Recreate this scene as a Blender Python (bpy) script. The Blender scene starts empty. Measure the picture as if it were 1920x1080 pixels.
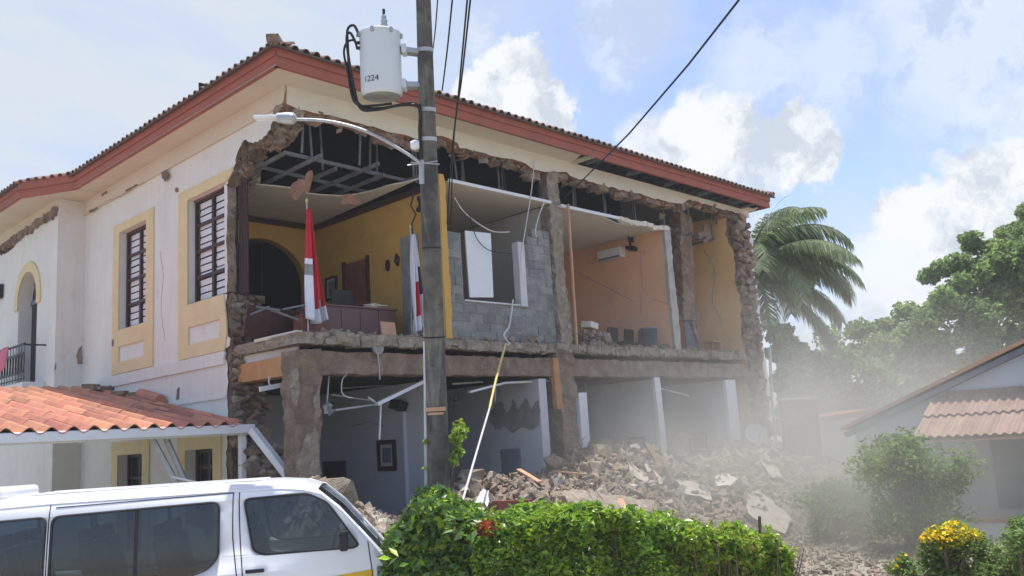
import bpy, bmesh, math, random
from mathutils import Vector, Matrix, Euler, noise
from mathutils.geometry import tessellate_polygon

# ------------------------------------------------------------------ camera
# world axes: X runs along the collapsed facade, Y runs into the building along
# its side wall, Z is up; the lost corner of the building stands at the origin.
FPX = 1667.5
PIT, ROL, AL, AR = [math.radians(a) for a in (9.5276, -3.5254, 46.216, 43.784)]
CAM = Vector((-8.8038, -14.0557, 2.3))
_ex = Vector((math.sin(AR), -math.sin(AL), 0)); _ey = Vector((math.cos(AR), math.cos(AL), 0)); _ez = Vector((0, 0, 1))
_fw = _ey * math.cos(PIT) + _ez * math.sin(PIT)
_up0 = _ez * math.cos(PIT) - _ey * math.sin(PIT)
_rt = (_ex * math.cos(ROL) + _up0 * math.sin(ROL)).normalized()
_up = (-_ex * math.sin(ROL) + _up0 * math.cos(ROL)).normalized()
_fw = _rt.cross(_up) * -1
scene = bpy.context.scene
cd = bpy.data.cameras.new('camera'); cam = bpy.data.objects.new('camera', cd)
scene.collection.objects.link(cam); scene.camera = cam
cd.sensor_width = 36; cd.lens = FPX / 1920 * 36; cd.clip_start = .1; cd.clip_end = 3000
cam.matrix_world = Matrix(((_rt.x, _up.x, -_fw.x, CAM.x), (_rt.y, _up.y, -_fw.y, CAM.y), (_rt.z, _up.z, -_fw.z, CAM.z), (0, 0, 0, 1)))

def ray(px, py):
    return _fw + _rt * ((px - 960) / FPX) - _up * ((py - 540) / FPX)
def on(px, py, ax, val):
    "point of the picture on the plane where coordinate ax equals val"
    d = ray(px, py); return CAM + d * ((val - CAM[ax]) / d[ax])
def at(px, py, depth):
    return CAM + ray(px, py) * depth
SR = _ex.copy(); SA = _ey.copy()          # level directions: across the view, away from it

# ------------------------------------------------------------------ light
SUN = Vector((.10, .02, 1)).normalized()
sl = bpy.data.lights.new('sun', 'SUN'); so = bpy.data.objects.new('sun', sl); scene.collection.objects.link(so)
sl.energy = 2.6; sl.angle = math.radians(.53); sl.color = (1, .96, .9)
so.rotation_euler = SUN.to_track_quat('Z', 'Y').to_euler(); so.location = (0, 0, 40)
scene.view_settings.view_transform = 'Standard'; scene.view_settings.look = 'None'
scene.view_settings.gamma = 1; scene.view_settings.use_curve_mapping = False
scene.view_settings.exposure = 1.18
W = bpy.data.worlds.new('World'); scene.world = W; W.use_nodes = True
SKY_STRENGTH = .12
def build_world():
    nt = W.node_tree; N = nt.nodes; L = nt.links; N.clear()
    out = N.new('ShaderNodeOutputWorld'); bg = N.new('ShaderNodeBackground'); bg.inputs[1].default_value = SKY_STRENGTH
    sky = N.new('ShaderNodeTexSky'); sky.sky_type = 'NISHITA'; sky.sun_disc = False
    sky.sun_elevation = math.asin(SUN.z); sky.sun_rotation = math.atan2(SUN.x, SUN.y)
    sky.air_density = 1.0; sky.dust_density = 1.6; sky.ozone_density = 1.2
    tc = N.new('ShaderNodeTexCoord')
    def math_(op, a, b=None, c=None, clamp=False):
        n = N.new('ShaderNodeMath'); n.operation = op; n.use_clamp = clamp
        for i, v in enumerate((a, b, c)):
            if v is None: continue
            if isinstance(v, (int, float)): n.inputs[i].default_value = v
            else: L.new(v, n.inputs[i])
        return n.outputs[0]
    def vmath(op, a, b=None, s=None):
        n = N.new('ShaderNodeVectorMath'); n.operation = op
        for i, v in enumerate((a, b)):
            if v is None: continue
            if isinstance(v, (tuple, Vector)): n.inputs[i].default_value = v
            else: L.new(v, n.inputs[i])
        if s is not None: n.inputs['Scale'].default_value = s
        return n
    def mapr(v, a, b, c=0., d=1., smooth=True):
        n = N.new('ShaderNodeMapRange'); n.interpolation_type = 'SMOOTHSTEP' if smooth else 'LINEAR'; n.clamp = True
        L.new(v, n.inputs[0])
        for i, x in zip((1, 2, 3, 4), (a, b, c, d)): n.inputs[i].default_value = x
        return n.outputs[0]
    def nz(vec, scale, detail, rough=.55):
        n = N.new('ShaderNodeTexNoise'); n.inputs['Scale'].default_value = scale; n.inputs['Detail'].default_value = detail
        n.inputs['Roughness'].default_value = rough; L.new(vec, n.inputs['Vector']); return n
    d = tc.outputs['Generated']
    warp = nz(d, 9, 9, .66)
    w1 = vmath('SUBTRACT', warp.outputs['Color'], (.5, .5, .5)).outputs[0]
    dd = vmath('ADD', d, vmath('SCALE', w1, s=.085).outputs[0]).outputs[0]
    fine = nz(d, 34, 7, .62)
    ddf = vmath('ADD', dd, vmath('SCALE', vmath('SUBTRACT', fine.outputs['Color'], (.5, .5, .5)).outputs[0], s=.04).outputs[0]).outputs[0]
    # cumulus heads (px, py, radius px, hardness) where the photograph shows them
    blobs = [(955, 180, 105, .85), (1020, 205, 80, .8), (905, 215, 80, .8), (1330, 258, 115, .6), (1240, 285, 100, .5), (1505, 272, 84, .75), (1420, 295, 80, .5),
             (1180, 35, 130, .15), (1180, 110, 80, .1), (1420, 120, 150, .12), (1560, 130, 120, .1),
             (1830, 70, 215, .2), (1720, 30, 130, .1), (1900, 180, 120, .2), (1870, 375, 125, .65), (1770, 415, 95, .6), (1690, 405, 65, .6),
             (1720, 510, 140, .5), (1640, 590, 130, .2), (1560, 620, 120, .15), (1440, 430, 70, .2), (900, 60, 55, .05)]
    cov = None
    for px, py, r, hard in blobs:
        c = ray(px, py).normalized(); rr = r / FPX * .9
        dist = vmath('DISTANCE', ddf, c).outputs['Value']
        m = mapr(dist, rr * 1.1, rr * (.25 + .75 * hard), 0, .38 + .62 * min(1, hard * 1.7))
        cov = m if cov is None else math_('MAXIMUM', cov, m)
    # the rest of the sky carries the same broken cloud
    sep = N.new('ShaderNodeSeparateXYZ'); L.new(d, sep.inputs[0])
    den = math_('ADD', math_('MAXIMUM', sep.outputs[2], 0.0), .22)
    cx = N.new('ShaderNodeCombineXYZ')
    L.new(math_('DIVIDE', sep.outputs[0], den), cx.inputs[0]); L.new(math_('DIVIDE', sep.outputs[1], den), cx.inputs[1])
    big = nz(cx.outputs[0], .9, 8, .58)
    gen = mapr(big.outputs['Fac'], .50, .68, 0, .8)
    # thin veil, thickest over the side wall
    veil_d = vmath('DISTANCE', dd, ray(150, 130).normalized()).outputs['Value']
    veil = mapr(veil_d, .75, .15, 0, .95)
    thin = nz(vmath('MULTIPLY', cx.outputs[0], (1.0, 2.2, 1.0)).outputs[0], 1.7, 7, .6)
    veil = math_('MULTIPLY', veil, mapr(thin.outputs['Fac'], .3, .62, .62, 1.0))
    wis = mapr(thin.outputs['Fac'], .44, .74, .08, .6)
    # keep the generic field out of the mapped region so that the heads read
    view_d = vmath('DISTANCE', d, ray(1150, 330).normalized()).outputs['Value']
    gen = math_('MULTIPLY', gen, mapr(view_d, .55, .95, .06, 1.0))
    allc = math_('MAXIMUM', cov, gen, clamp=True); thinc = math_('MAXIMUM', veil, wis, clamp=True)
    # cloud body colour: lit heads, greyer bellies
    shade = nz(ddf, 13, 6, .62)
    belly = mapr(shade.outputs['Fac'], .38, .56, 0, 1)
    cc = N.new('ShaderNodeMix'); cc.data_type = 'RGBA'; L.new(belly, cc.inputs[0])
    cc.inputs[6].default_value = (2.35, 2.6, 2.95, 1); cc.inputs[7].default_value = (3.5, 3.6, 3.7, 1)
    skm = N.new('ShaderNodeMix'); skm.data_type = 'RGBA'; skm.blend_type = 'MULTIPLY'; skm.inputs[0].default_value = 1
    L.new(sky.outputs[0], skm.inputs[6]); skm.inputs[7].default_value = (.76, .77, .88, 1)
    mx = N.new('ShaderNodeMix'); mx.data_type = 'RGBA'
    vm_ = N.new('ShaderNodeMix'); vm_.data_type = 'RGBA'; L.new(thinc, vm_.inputs[0]); L.new(skm.outputs[2], vm_.inputs[6]); vm_.inputs[7].default_value = (2.7, 2.92, 3.15, 1)
    L.new(allc, mx.inputs[0]); L.new(vm_.outputs[2], mx.inputs[6]); L.new(cc.outputs[2], mx.inputs[7])
    L.new(mx.outputs[2], bg.inputs[0]); L.new(bg.outputs[0], out.inputs[0])
build_world()
scene.cycles.max_bounces = 7; scene.cycles.diffuse_bounces = 4; scene.cycles.glossy_bounces = 3
scene.cycles.transparent_max_bounces = 12; scene.cycles.volume_bounces = 1
scene.cycles.volume_step_rate = 2.0; scene.cycles.volume_max_steps = 64
scene.cycles.use_denoising = True

# ------------------------------------------------------------------ helpers
random.seed(7)
R = random.Random(11)
ROOT = scene.collection
WORLDM = {}
def _place(o, parent, M):
    ROOT.objects.link(o)
    M = M or Matrix.Identity(4)
    if parent is not None:
        o.parent = parent; o.matrix_parent_inverse = WORLDM[parent.name].inverted()
    o.matrix_basis = M; WORLDM[o.name] = M
    return o
def thing(name, label, cat, loc=(0, 0, 0), group=None, kind=None):
    o = bpy.data.objects.new(name, None); o.empty_display_size = .2
    _place(o, None, Matrix.Translation(Vector(loc)))
    return tag(o, label, cat, group, kind)
def tag(o, label=None, cat=None, group=None, kind=None):
    if label: o['label'] = label
    if cat: o['category'] = cat
    if group: o['group'] = group
    if kind or cat: o['kind'] = kind or 'thing'
    return o
def inst(name, me, parent, M):
    return _place(bpy.data.objects.new(name, me), parent, M)

class MB:
    def __init__(s): s.v = []; s.f = []; s.m = []
    def add(s, vs, fs, mi=0):
        b = len(s.v); s.v += [Vector(p) for p in vs]
        for f in fs: s.f.append([b + i for i in f]); s.m.append(mi)
        return s
    def box(s, c, size, rot=None, mi=0):
        x, y, z = [k / 2 for k in size]
        vs = [Vector(p) for p in ((-x, -y, -z), (x, -y, -z), (x, y, -z), (-x, y, -z), (-x, -y, z), (x, -y, z), (x, y, z), (-x, y, z))]
        if rot is not None:
            q = rot if isinstance(rot, Matrix) else Euler(rot).to_matrix()
            vs = [q @ p for p in vs]
        c = Vector(c)
        return s.add([c + p for p in vs], [(0, 3, 2, 1), (4, 5, 6, 7), (0, 1, 5, 4), (1, 2, 6, 5), (2, 3, 7, 6), (3, 0, 4, 7)], mi)
    def span(s, a, b, mi=0):
        a = Vector(a); b = Vector(b); return s.box((a + b) / 2, [abs(k) for k in (b - a)], None, mi)
    def bar(s, a, b, w, h, mi=0, up=(0, 0, 1)):
        a = Vector(a); b = Vector(b); d = (b - a); l = d.length; d.normalize()
        up = Vector(up)
        if abs(d.dot(up)) > .97: up = Vector((1, 0, 0))
        x = d.cross(up).normalized(); z = x.cross(d).normalized()
        return s.box((a + b) / 2, (w, l, h), Matrix((x, d, z)).transposed(), mi)
    def tube(s, pts, r, n=8, mi=0, cap=True):
        pts = [Vector(p) for p in pts]; rs = r if isinstance(r, (list, tuple)) else [r] * len(pts)
        b = len(s.v); prev = None
        for i, p in enumerate(pts):
            d = (pts[min(i + 1, len(pts) - 1)] - pts[max(i - 1, 0)]).normalized()
            if prev is None:
                ref = Vector((0, 0, 1)) if abs(d.z) < .9 else Vector((1, 0, 0)); x = d.cross(ref).normalized()
            else:
                x = (prev - d * prev.dot(d)).normalized()
            prev = x; y = d.cross(x)
            for k in range(n):
                a = 2 * math.pi * k / n; s.v.append(p + (x * math.cos(a) + y * math.sin(a)) * rs[i])
        for i in range(len(pts) - 1):
            for k in range(n):
                a = b + i * n + k; c = b + i * n + (k + 1) % n
                s.f.append([a, c, c + n, a + n]); s.m.append(mi)
        if cap:
            s.f.append([b + k for k in range(n)][::-1]); s.m.append(mi)
            e = b + (len(pts) - 1) * n; s.f.append([e + k for k in range(n)]); s.m.append(mi)
        return s
    def prism(s, outline, holes, axis, a0, a1, mi=0, side_mi=None, seg=1, jit=0., rnd=None, hole_mi=None):
        "2-D outline (with holes) on a plane, given thickness from a0 to a1; broken sides can be roughened"
        side_mi = mi if side_mi is None else side_mi; hole_mi = side_mi if hole_mi is None else hole_mi
        def P(p, a): return Vector((a, p[0], p[1])) if axis == 0 else (Vector((p[0], a, p[1])) if axis == 1 else Vector((p[0], p[1], a)))
        loops = [list(outline)] + [list(h) for h in holes]
        tris = tessellate_polygon([[Vector((p[0], p[1], 0)) for p in l] for l in loops])
        flat = [p for l in loops for p in l]
        s.add([P(p, a0) for p in flat], tris, mi); s.add([P(p, a1) for p in flat], tris, mi)
        for li, l in enumerate(loops):
            n = len(l); rows = []
            sg = seg if li == 0 else 1
            for k in range(sg + 1):
                t = k / sg; row = []
                for p in l:
                    q = P(p, a0 + (a1 - a0) * t)
                    if 0 < k < sg and jit:
                        q += Vector([(rnd or R).uniform(-jit, jit) for _ in range(3)])
                    row.append(q)
                rows.append(row)
            b = len(s.v); s.v += [q for row in rows for q in row]
            for k in range(sg):
                for i in range(n):
                    j = (i + 1) % n
                    s.f.append([b + k * n + i, b + k * n + j, b + (k + 1) * n + j, b + (k + 1) * n + i]); s.m.append(side_mi if li == 0 else hole_mi)
        return s
    def grid(s, fn, nu, nv, mi=0, mfn=None):
        b = len(s.v)
        for i in range(nu + 1):
            for j in range(nv + 1): s.v.append(Vector(fn(i / nu, j / nv)))
        for i in range(nu):
            for j in range(nv):
                a = b + i * (nv + 1) + j; s.f.append([a, a + nv + 1, a + nv + 2, a + 1])
                s.m.append(mfn((i + .5) / nu, (j + .5) / nv) if mfn else mi)
        return s
    def rough(s, a, b, w, h, amp=.05, seg=None, mi=0, seed=0, n=3, wfun=None):
        "a broken concrete member: box from a to b, cross-section w x h, surface knocked about"
        a = Vector(a); b = Vector(b); d = b - a; l = d.length; d.normalize(); up = Vector((0, 0, 1)) if abs(d.z) < .9 else Vector((0, 1, 0))
        x = d.cross(up).normalized(); z = x.cross(d).normalized(); seg = seg or max(3, int(l / .12))
        ring = []
        for side in range(4):
            for k in range(n):
                t = k / n * 2 - 1
                ring.append([(t, -1), (1, t), (-t, 1), (-1, -t)][side])
        m = len(ring); base = len(s.v); rr = random.Random(seed)
        for i in range(seg + 1):
            p = a + d * (l * i / seg); k = wfun(i / seg) if wfun else 1
            for (cx, cz) in ring:
                q = p + x * (cx * w / 2 * k) + z * (cz * h / 2 * k)
                nn = noise.noise_vector(q * 3.1 + Vector((seed, 0, 0))) * .7 + noise.noise_vector(q * 9 + Vector((0, seed, 0))) * .6
                s.v.append(q + nn * amp)
        for i in range(seg):
            for k in range(m):
                e = base + i * m + k; g = base + i * m + (k + 1) % m
                s.f.append([e, g, g + m, e + m]); s.m.append(mi)
        s.f.append([base + k for k in range(m)][::-1]); s.m.append(mi)
        s.f.append([base + seg * m + k for k in range(m)]); s.m.append(mi)
        return s
    def mesh(s, name, mats, smooth=False):
        me = bpy.data.meshes.new(name); me.from_pydata([tuple(p) for p in s.v], [], s.f)
        mats = mats if isinstance(mats, (list, tuple)) else [mats]
        for m in mats: me.materials.append(m)
        if len(mats) > 1: me.polygons.foreach_set('material_index', s.m)
        if smooth: me.polygons.foreach_set('use_smooth', [True] * len(me.polygons))
        me.update(); return me
    def fix(s, me):
        bm = bmesh.new(); bm.from_mesh(me); bmesh.ops.recalc_face_normals(bm, faces=bm.faces); bm.to_mesh(me); bm.free(); return me
    def obj(s, name, mats, parent=None, smooth=False, bevel=0, M=None, fix=True):
        me = s.mesh(name, mats, smooth)
        if fix: s.fix(me)
        o = _place(bpy.data.objects.new(name, me), parent, M)
        if bevel:
            md = o.modifiers.new('bevel', 'BEVEL'); md.width = bevel; md.segments = 2; md.limit_method = 'ANGLE'
        if smooth:
            try: me.set_sharp_from_angle(angle=math.radians(38))
            except Exception: pass
        return o

# ------------------------------------------------------------------ materials
def col(c): return (c[0], c[1], c[2], 1)
def mat(name, c1, c2=None, scale=3., rough=.85, bump=.2, bscale=30., stain=None, sscale=1.2, slo=.55, shi=.7, samt=.7,
        metal=0., spec=.35, rand=0., detail=6, streak=None, coat=0., transl=0., island=0., bdist=.02):
    m = bpy.data.materials.new(name); m.use_nodes = True; nt = m.node_tree; N = nt.nodes; L = nt.links
    p = N['Principled BSDF']; p.inputs['Roughness'].default_value = rough; p.inputs['Metallic'].default_value = metal
    p.inputs['Specular IOR Level'].default_value = spec; p.inputs['Coat Weight'].default_value = coat
    geo = N.new('ShaderNodeNewGeometry'); pos = geo.outputs['Position']
    def nz(sc, det, vec=None, ro=.6):
        n = N.new('ShaderNodeTexNoise'); n.inputs['Scale'].default_value = sc; n.inputs['Detail'].default_value = det
        n.inputs['Roughness'].default_value = ro; L.new(vec or pos, n.inputs['Vector']); return n.outputs['Fac']
    def mapr(v, a, b, c=0, d=1):
        n = N.new('ShaderNodeMapRange'); n.clamp = True; n.interpolation_type = 'SMOOTHSTEP'; L.new(v, n.inputs[0])
        for i, x in zip((1, 2, 3, 4), (a, b, c, d)): n.inputs[i].default_value = x
        return n.outputs[0]
    def mix(f, a, b, mode='MIX'):
        n = N.new('ShaderNodeMix'); n.data_type = 'RGBA'; n.blend_type = mode
        if isinstance(f, float): n.inputs[0].default_value = f
        else: L.new(f, n.inputs[0])
        for i, x in ((6, a), (7, b)):
            if isinstance(x, tuple): n.inputs[i].default_value = col(x)
            else: L.new(x, n.inputs[i])
        return n.outputs[2]
    c2 = c2 or tuple(k * .8 for k in c1)
    c = mix(mapr(nz(scale, detail), .3, .7), tuple(c1), tuple(c2))
    if stain: c = mix(mapr(nz(sscale, 8, ro=.68), slo, shi, 0, samt), c, tuple(stain))
    if streak:
        vm = N.new('ShaderNodeVectorMath'); vm.operation = 'MULTIPLY'; vm.inputs[1].default_value = (5, 5, .35); L.new(pos, vm.inputs[0])
        c = mix(mapr(nz(1.3, 6, vm.outputs[0]), .5, .75, 0, .55), c, tuple(streak))
    if rand or island:
        if island: rv = geo.outputs['Random Per Island']; amt = island
        else:
            oi = N.new('ShaderNodeObjectInfo'); rv = oi.outputs['Random']; amt = rand
        h = N.new('ShaderNodeHueSaturation'); L.new(c, h.inputs['Color']); L.new(mapr(rv, 0, 1, 1 - amt, 1 + amt), h.inputs['Value'])
        wn = N.new('ShaderNodeTexWhiteNoise'); wn.noise_dimensions = '1D'; L.new(rv, wn.inputs['W'])
        L.new(mapr(wn.outputs['Value'], 0, 1, .5 - amt * .04, .5 + amt * .04), h.inputs['Hue']); c = h.outputs[0]
    L.new(c, p.inputs['Base Color'])
    if bump:
        b = N.new('ShaderNodeBump'); b.inputs['Strength'].default_value = bump; b.inputs['Distance'].default_value = bdist
        L.new(nz(bscale, 5), b.inputs['Height']); L.new(b.outputs[0], p.inputs['Normal'])
    if transl:
        t = N.new('ShaderNodeBsdfTranslucent'); L.new(c, t.inputs[0]); ms = N.new('ShaderNodeMixShader'); ms.inputs[0].default_value = transl
        L.new(p.outputs[0], ms.inputs[1]); L.new(t.outputs[0], ms.inputs[2]); L.new(ms.outputs[0], N['Material Output'].inputs[0])
    return m
MT = {}
MT['plaster'] = mat('white plaster', (.735, .735, .68), (.675, .675, .62), 1.1, .9, .2, 60, stain=(.47, .43, .37), sscale=1.7, slo=.56, shi=.74, samt=.45, streak=(.64, .61, .55))
MT['trim'] = mat('yellow trim paint', (.72, .60, .35), (.66, .545, .31), 2, .85, .12, 60, stain=(.5, .42, .28), slo=.6, shi=.8, samt=.4)
MT['soffit'] = mat('cream soffit', (.63, .565, .46), (.58, .52, .42), .8, .9, .08, 40, stain=(.40, .37, .28), slo=.6, shi=.8, samt=.4)
MT['band'] = mat('cream plaster', (.70, .66, .55), (.64, .60, .49), 1.2, .9, .15, 50, stain=(.42, .42, .30), slo=.58, shi=.78, samt=.5)
MT['fascia'] = mat('oxide red paint', (.36, .105, .065), (.30, .09, .06), 1.5, .7, .1, 60, stain=(.20, .09, .08), slo=.55, shi=.75, samt=.5)
MT['oldtile'] = mat('aged roof tile', (.27, .165, .125), (.17, .115, .095), 6, .9, .4, 40, rand=.3)
MT['masonry'] = mat('broken masonry', (.36, .265, .19), (.20, .145, .105), 3.2, .95, .9, 28, stain=(.44, .39, .33), sscale=2.6, slo=.50, shi=.66, samt=.7, bdist=.09, rand=.25)
MT['brickred'] = mat('broken red masonry', (.36, .19, .115), (.25, .135, .085), 6, .95, .9, 30, stain=(.40, .33, .26), sscale=4, slo=.55, shi=.7, samt=.6, bdist=.05)
MT['concrete'] = mat('broken concrete', (.38, .275, .20), (.22, .16, .12), 3.0, .95, 1., 26, stain=(.42, .34, .26), sscale=1.9, slo=.53, shi=.63, samt=.8, bdist=.09, streak=(.33, .26, .20))
MT['slab'] = mat('slab edge concrete', (.38, .32, .25), (.24, .20, .15), 7, .95, .9, 30, stain=(.5, .44, .36), sscale=5, slo=.52, shi=.66, samt=.8, bdist=.05)
MT['lumber'] = mat('raw orange concrete face', (.50, .27, .12), (.42, .21, .09), 3, .85, .3, 40, stain=(.25, .14, .08), slo=.6, shi=.72, samt=.6)
MT['stone'] = mat('rubble stone', (.30, .24, .18), (.205, .16, .12), 5, .95, .8, 25, stain=(.46, .42, .36), sscale=3, slo=.5, shi=.68, samt=.7, rand=.28, bdist=.04)
MT['endplaster'] = mat('dusty partition plaster', (.47, .46, .41), (.38, .37, .33), 3, .9, .3, 40, stain=(.30, .28, .24), sscale=3, slo=.5, shi=.7, samt=.6)
MT['earth'] = mat('rubble earth', (.32, .245, .175), (.22, .165, .12), 5, 1, 1., 20, stain=(.42, .37, .31), sscale=4, slo=.5, shi=.65, samt=.8, bdist=.06)
MT['block'] = mat('grey concrete block', (.275, .285, .265), (.21, .215, .20), 4, .95, .9, 40, stain=(.36, .36, .335), sscale=1.8, slo=.48, shi=.66, samt=.6, rand=.13, bdist=.03)
MT['mortar'] = mat('mortar', (.30, .295, .28), (.23, .225, .21), 6, .95, .5, 60)
MT['ochre'] = mat('ochre room paint', (.60, .365, .095), (.53, .315, .08), 1.2, .75, .08, 40, stain=(.38, .26, .12), sscale=1.6, slo=.55, shi=.75, samt=.5)
MT['ochre2'] = mat('amber room paint', (.82, .54, .24), (.75, .49, .215), 1.2, .75, .06, 40, stain=(.35, .30, .24), sscale=.8, slo=.5, shi=.75, samt=.6)
MT['orange'] = mat('peach room paint', (.84, .50, .31), (.78, .455, .28), .8, .75, .1, 40, stain=(.55, .38, .28), sscale=1.8, slo=.54, shi=.72, samt=.55)
MT['lilac'] = mat('lilac grey paint', (.60, .60, .625), (.55, .55, .575), 1, .85, .1, 40, stain=(.42, .40, .40), slo=.55, shi=.8, samt=.5)
MT['palewall'] = mat('pale wall paint', (.62, .62, .62), (.56, .56, .56), 1, .85, .08, 40, stain=(.42, .40, .38), slo=.55, shi=.75, samt=.5)
MT['ceiling'] = mat('ceiling board', (.66, .61, .53), (.60, .56, .485), .9, .9, .06, 40, stain=(.42, .36, .29), slo=.58, shi=.78, samt=.5)
MT['attic'] = mat('near black shade', (.014, .016, .022), (.010, .011, .015), 2, .9, 0)  # near black carries the shade of attic, gaps and inner rooms
MT['steel'] = mat('galvanised joist', (.20, .215, .235), (.13, .14, .155), 5, .7, .1, 30, metal=.2)
MT['white'] = mat('white painted metal', (.74, .76, .77), (.68, .70, .71), 2, .5, .05, 30, stain=(.5, .49, .46), slo=.6, shi=.8, samt=.4)
MT['darkwood'] = mat('dark stained wood', (.060, .022, .018), (.04, .016, .014), 6, .5, .1, 30)
MT['redwood'] = mat('reddish wood', (.23, .075, .05), (.16, .055, .04), 4, .55, .1, 30)
MT['desk'] = mat('purple brown laminate', (.165, .085, .085), (.14, .072, .072), 2, .5, .03, 30)
MT['dark'] = mat('near black plastic', (.02, .021, .024), (.014, .015, .017), 4, .5, .05, 40)
MT['navy'] = mat('dark blue door paint', (.035, .042, .075), (.028, .034, .06), 3, .6, .05, 40)
MT['bluegrey'] = mat('blue grey paint', (.18, .20, .25), (.15, .17, .21), 3, .7, .05, 40)
MT['blind'] = mat('white blind slat', (.72, .74, .76), (.66, .68, .70), 3, .6, .0)
MT['iron'] = mat('wrought iron', (.03, .032, .035), None, 5, .5, .1, 40, metal=.6)
MT['clay'] = mat('terracotta sheet tile', (.48, .205, .125), (.385, .16, .10), 3, .8, .3, 40, stain=(.24, .14, .10), sscale=2.2, slo=.50, shi=.68, samt=.75, rand=.2)
MT['pole'] = mat('weathered pole', (.175, .158, .135), (.095, .088, .08), 3, .95, .7, 40, stain=(.055, .055, .055), sscale=1.6, slo=.48, shi=.62, samt=.85, streak=(.33, .32, .27), bdist=.03)
MT['tank'] = mat('light grey tank enamel', (.60, .64, .66), (.56, .60, .62), 2, .4, .03, 30, spec=.5, stain=(.42, .42, .40), slo=.62, shi=.8, samt=.4)
MT['alu'] = mat('dull aluminium', (.44, .45, .46), (.36, .37, .38), 6, .45, .1, 30, metal=.5)
MT['rubber'] = mat('black cable', (.018, .018, .02), None, 5, .6, .1, 30)
MT['pvc'] = mat('white conduit', (.58, .585, .58), (.48, .485, .48), 4, .5, .05, 30)
MT['yellowrope'] = mat('yellowed hose', (.62, .50, .20), (.55, .42, .16), 4, .6, .1, 30)
MT['cardboard'] = mat('cardboard', (.55, .33, .21), (.48, .28, .18), 3, .9, .1, 40)
MT['red'] = mat('red flag cloth', (.55, .02, .03), (.46, .015, .025), 4, .8, .1, 120)
MT['blue'] = mat('navy flag cloth', (.03, .045, .12), (.025, .035, .10), 4, .8, .1, 120)
MT['whitecloth'] = mat('white flag cloth', (.74, .75, .80), (.68, .69, .75), 4, .8, .1, 120)
MT['pink'] = mat('pink cloth', (.62, .16, .22), (.55, .13, .18), 4, .8, .1, 100)
MT['bark'] = mat('bark', (.14, .11, .085), (.08, .065, .05), 8, .95, .9, 22)
def leafmat(name, c1, c2, transl=.35, rough=.45, spec=.4):
    return mat(name, c1, c2, 1.5, rough, 0, spec=spec, island=.38, transl=transl)
MT['leaf_hedge'] = leafmat('hedge leaf', (.36, .50, .05), (.23, .39, .04), .5, .35, .6)
MT['leaf_dark'] = leafmat('dark glossy leaf', (.14, .25, .06), (.085, .17, .045), .35, .3, .6)
MT['leaf_yellow'] = leafmat('yellowing leaf', (.36, .36, .05), (.26, .30, .05), .4)
MT['leaf_tree'] = leafmat('tree leaf', (.25, .35, .12), (.18, .27, .09), .55, .6)
MT['leaf_light'] = leafmat('light tree leaf', (.24, .33, .10), (.17, .26, .075), .5, .6)
MT['leaf_palm'] = leafmat('palm leaflet', (.20, .26, .115), (.14, .19, .09), .45, .6)
MT['flower'] = leafmat('yellow flower', (.82, .66, .03), (.78, .56, .02), .3, .6, .2)
MT['redleaf'] = leafmat('red leaf', (.42, .11, .03), (.30, .09, .02))
MT['twig'] = mat('dry twig', (.20, .14, .09), (.13, .095, .065), 8, .9, .3, 40)
MT['grass'] = mat('dusty grass', (.16, .19, .07), (.24, .22, .12), 2, .95, .6, 20, stain=(.33, .29, .22), sscale=.8, slo=.45, shi=.65, samt=.8)
MT['paving'] = mat('worn concrete paving', (.40, .385, .355), (.34, .325, .30), 1.5, .9, .4, 90, stain=(.24, .225, .20), slo=.52, shi=.72, samt=.5)  # unseen paving, toned pale so it bounces fill light onto the facades
MT['rooftop'] = mat('roof sheet', (.11, .075, .06), (.085, .06, .05), 3, .9, .1, 30)
MT['ground'] = mat('dusty ground', (.36, .315, .25), (.29, .255, .20), 1.2, .95, .5, 25, stain=(.20, .22, .10), sscale=.5, slo=.5, shi=.66, samt=.7)

# ------------------------------------------------------------------ setting
g = MB().grid(lambda a, b: ((a - .5) * 480 + 10, (b - .5) * 480, 0.), 6, 6)
tag(g.obj('ground', MT['ground']), kind='structure')
def lvl(p, s, a, z): q = p + SR * s + SA * a; return Vector((q.x, q.y, z))
BASE = Vector((CAM.x, CAM.y, 0))
rd = MB().add([lvl(BASE, -60, 2.5, .004), lvl(BASE, 60, 2.5, .004), lvl(BASE, 60, 8.9, .004), lvl(BASE, -60, 8.9, .004)], [(0, 1, 2, 3)])
tag(rd.obj('road', MT['paving']), kind='structure')
dv = MB().add([lvl(BASE, -12, 8.9, .008), lvl(BASE, -1.6, 8.9, .008), lvl(BASE, -1.6, 12.6, .008), lvl(BASE, -12, 12.6, .008)], [(0, 1, 2, 3)])
tag(dv.obj('driveway', MT['paving']), kind='structure')
kb = MB()
for i in range(0, 30):
    a = lvl(BASE, -1.5 + i * 1.0, 9.0, .065); kb.bar(a, a + SR * .985, .16, .13)
tag(kb.obj('kerb', MT['block'], bevel=.012), kind='structure')

# ------------------------------------------------------------------ building
ZF, ZC, ZW = 4.45, 7.95, 9.19         # upper floor, upper ceiling, wall head
B = thing('collapsed_building', 'two storey white and yellow building whose front wall has fallen away', 'building', (0, 0, 0))
def jag(pts, step=.12, amp=.035, seed=1, freeze=lambda p: False):
    "break straight runs of an outline into an uneven fracture line"
    rr = random.Random(seed); out = []
    for i in range(len(pts) - 1):
        a = Vector(pts[i]); b = Vector(pts[i + 1]); n = max(1, int((b - a).length / step)); out.append(tuple(a))
        for k in range(1, n):
            p = a.lerp(b, k / n); out.append((p.x + rr.uniform(-amp, amp), p.y + rr.uniform(-amp, amp)))
    out.append(tuple(pts[-1])); return out
def vz(px, py, u=0.): q = on(px, py, 0, u); return (q.y, q.z)
def uz(px, py, v=0.): q = on(px, py, 1, v); return (q.x, q.z)

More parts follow.
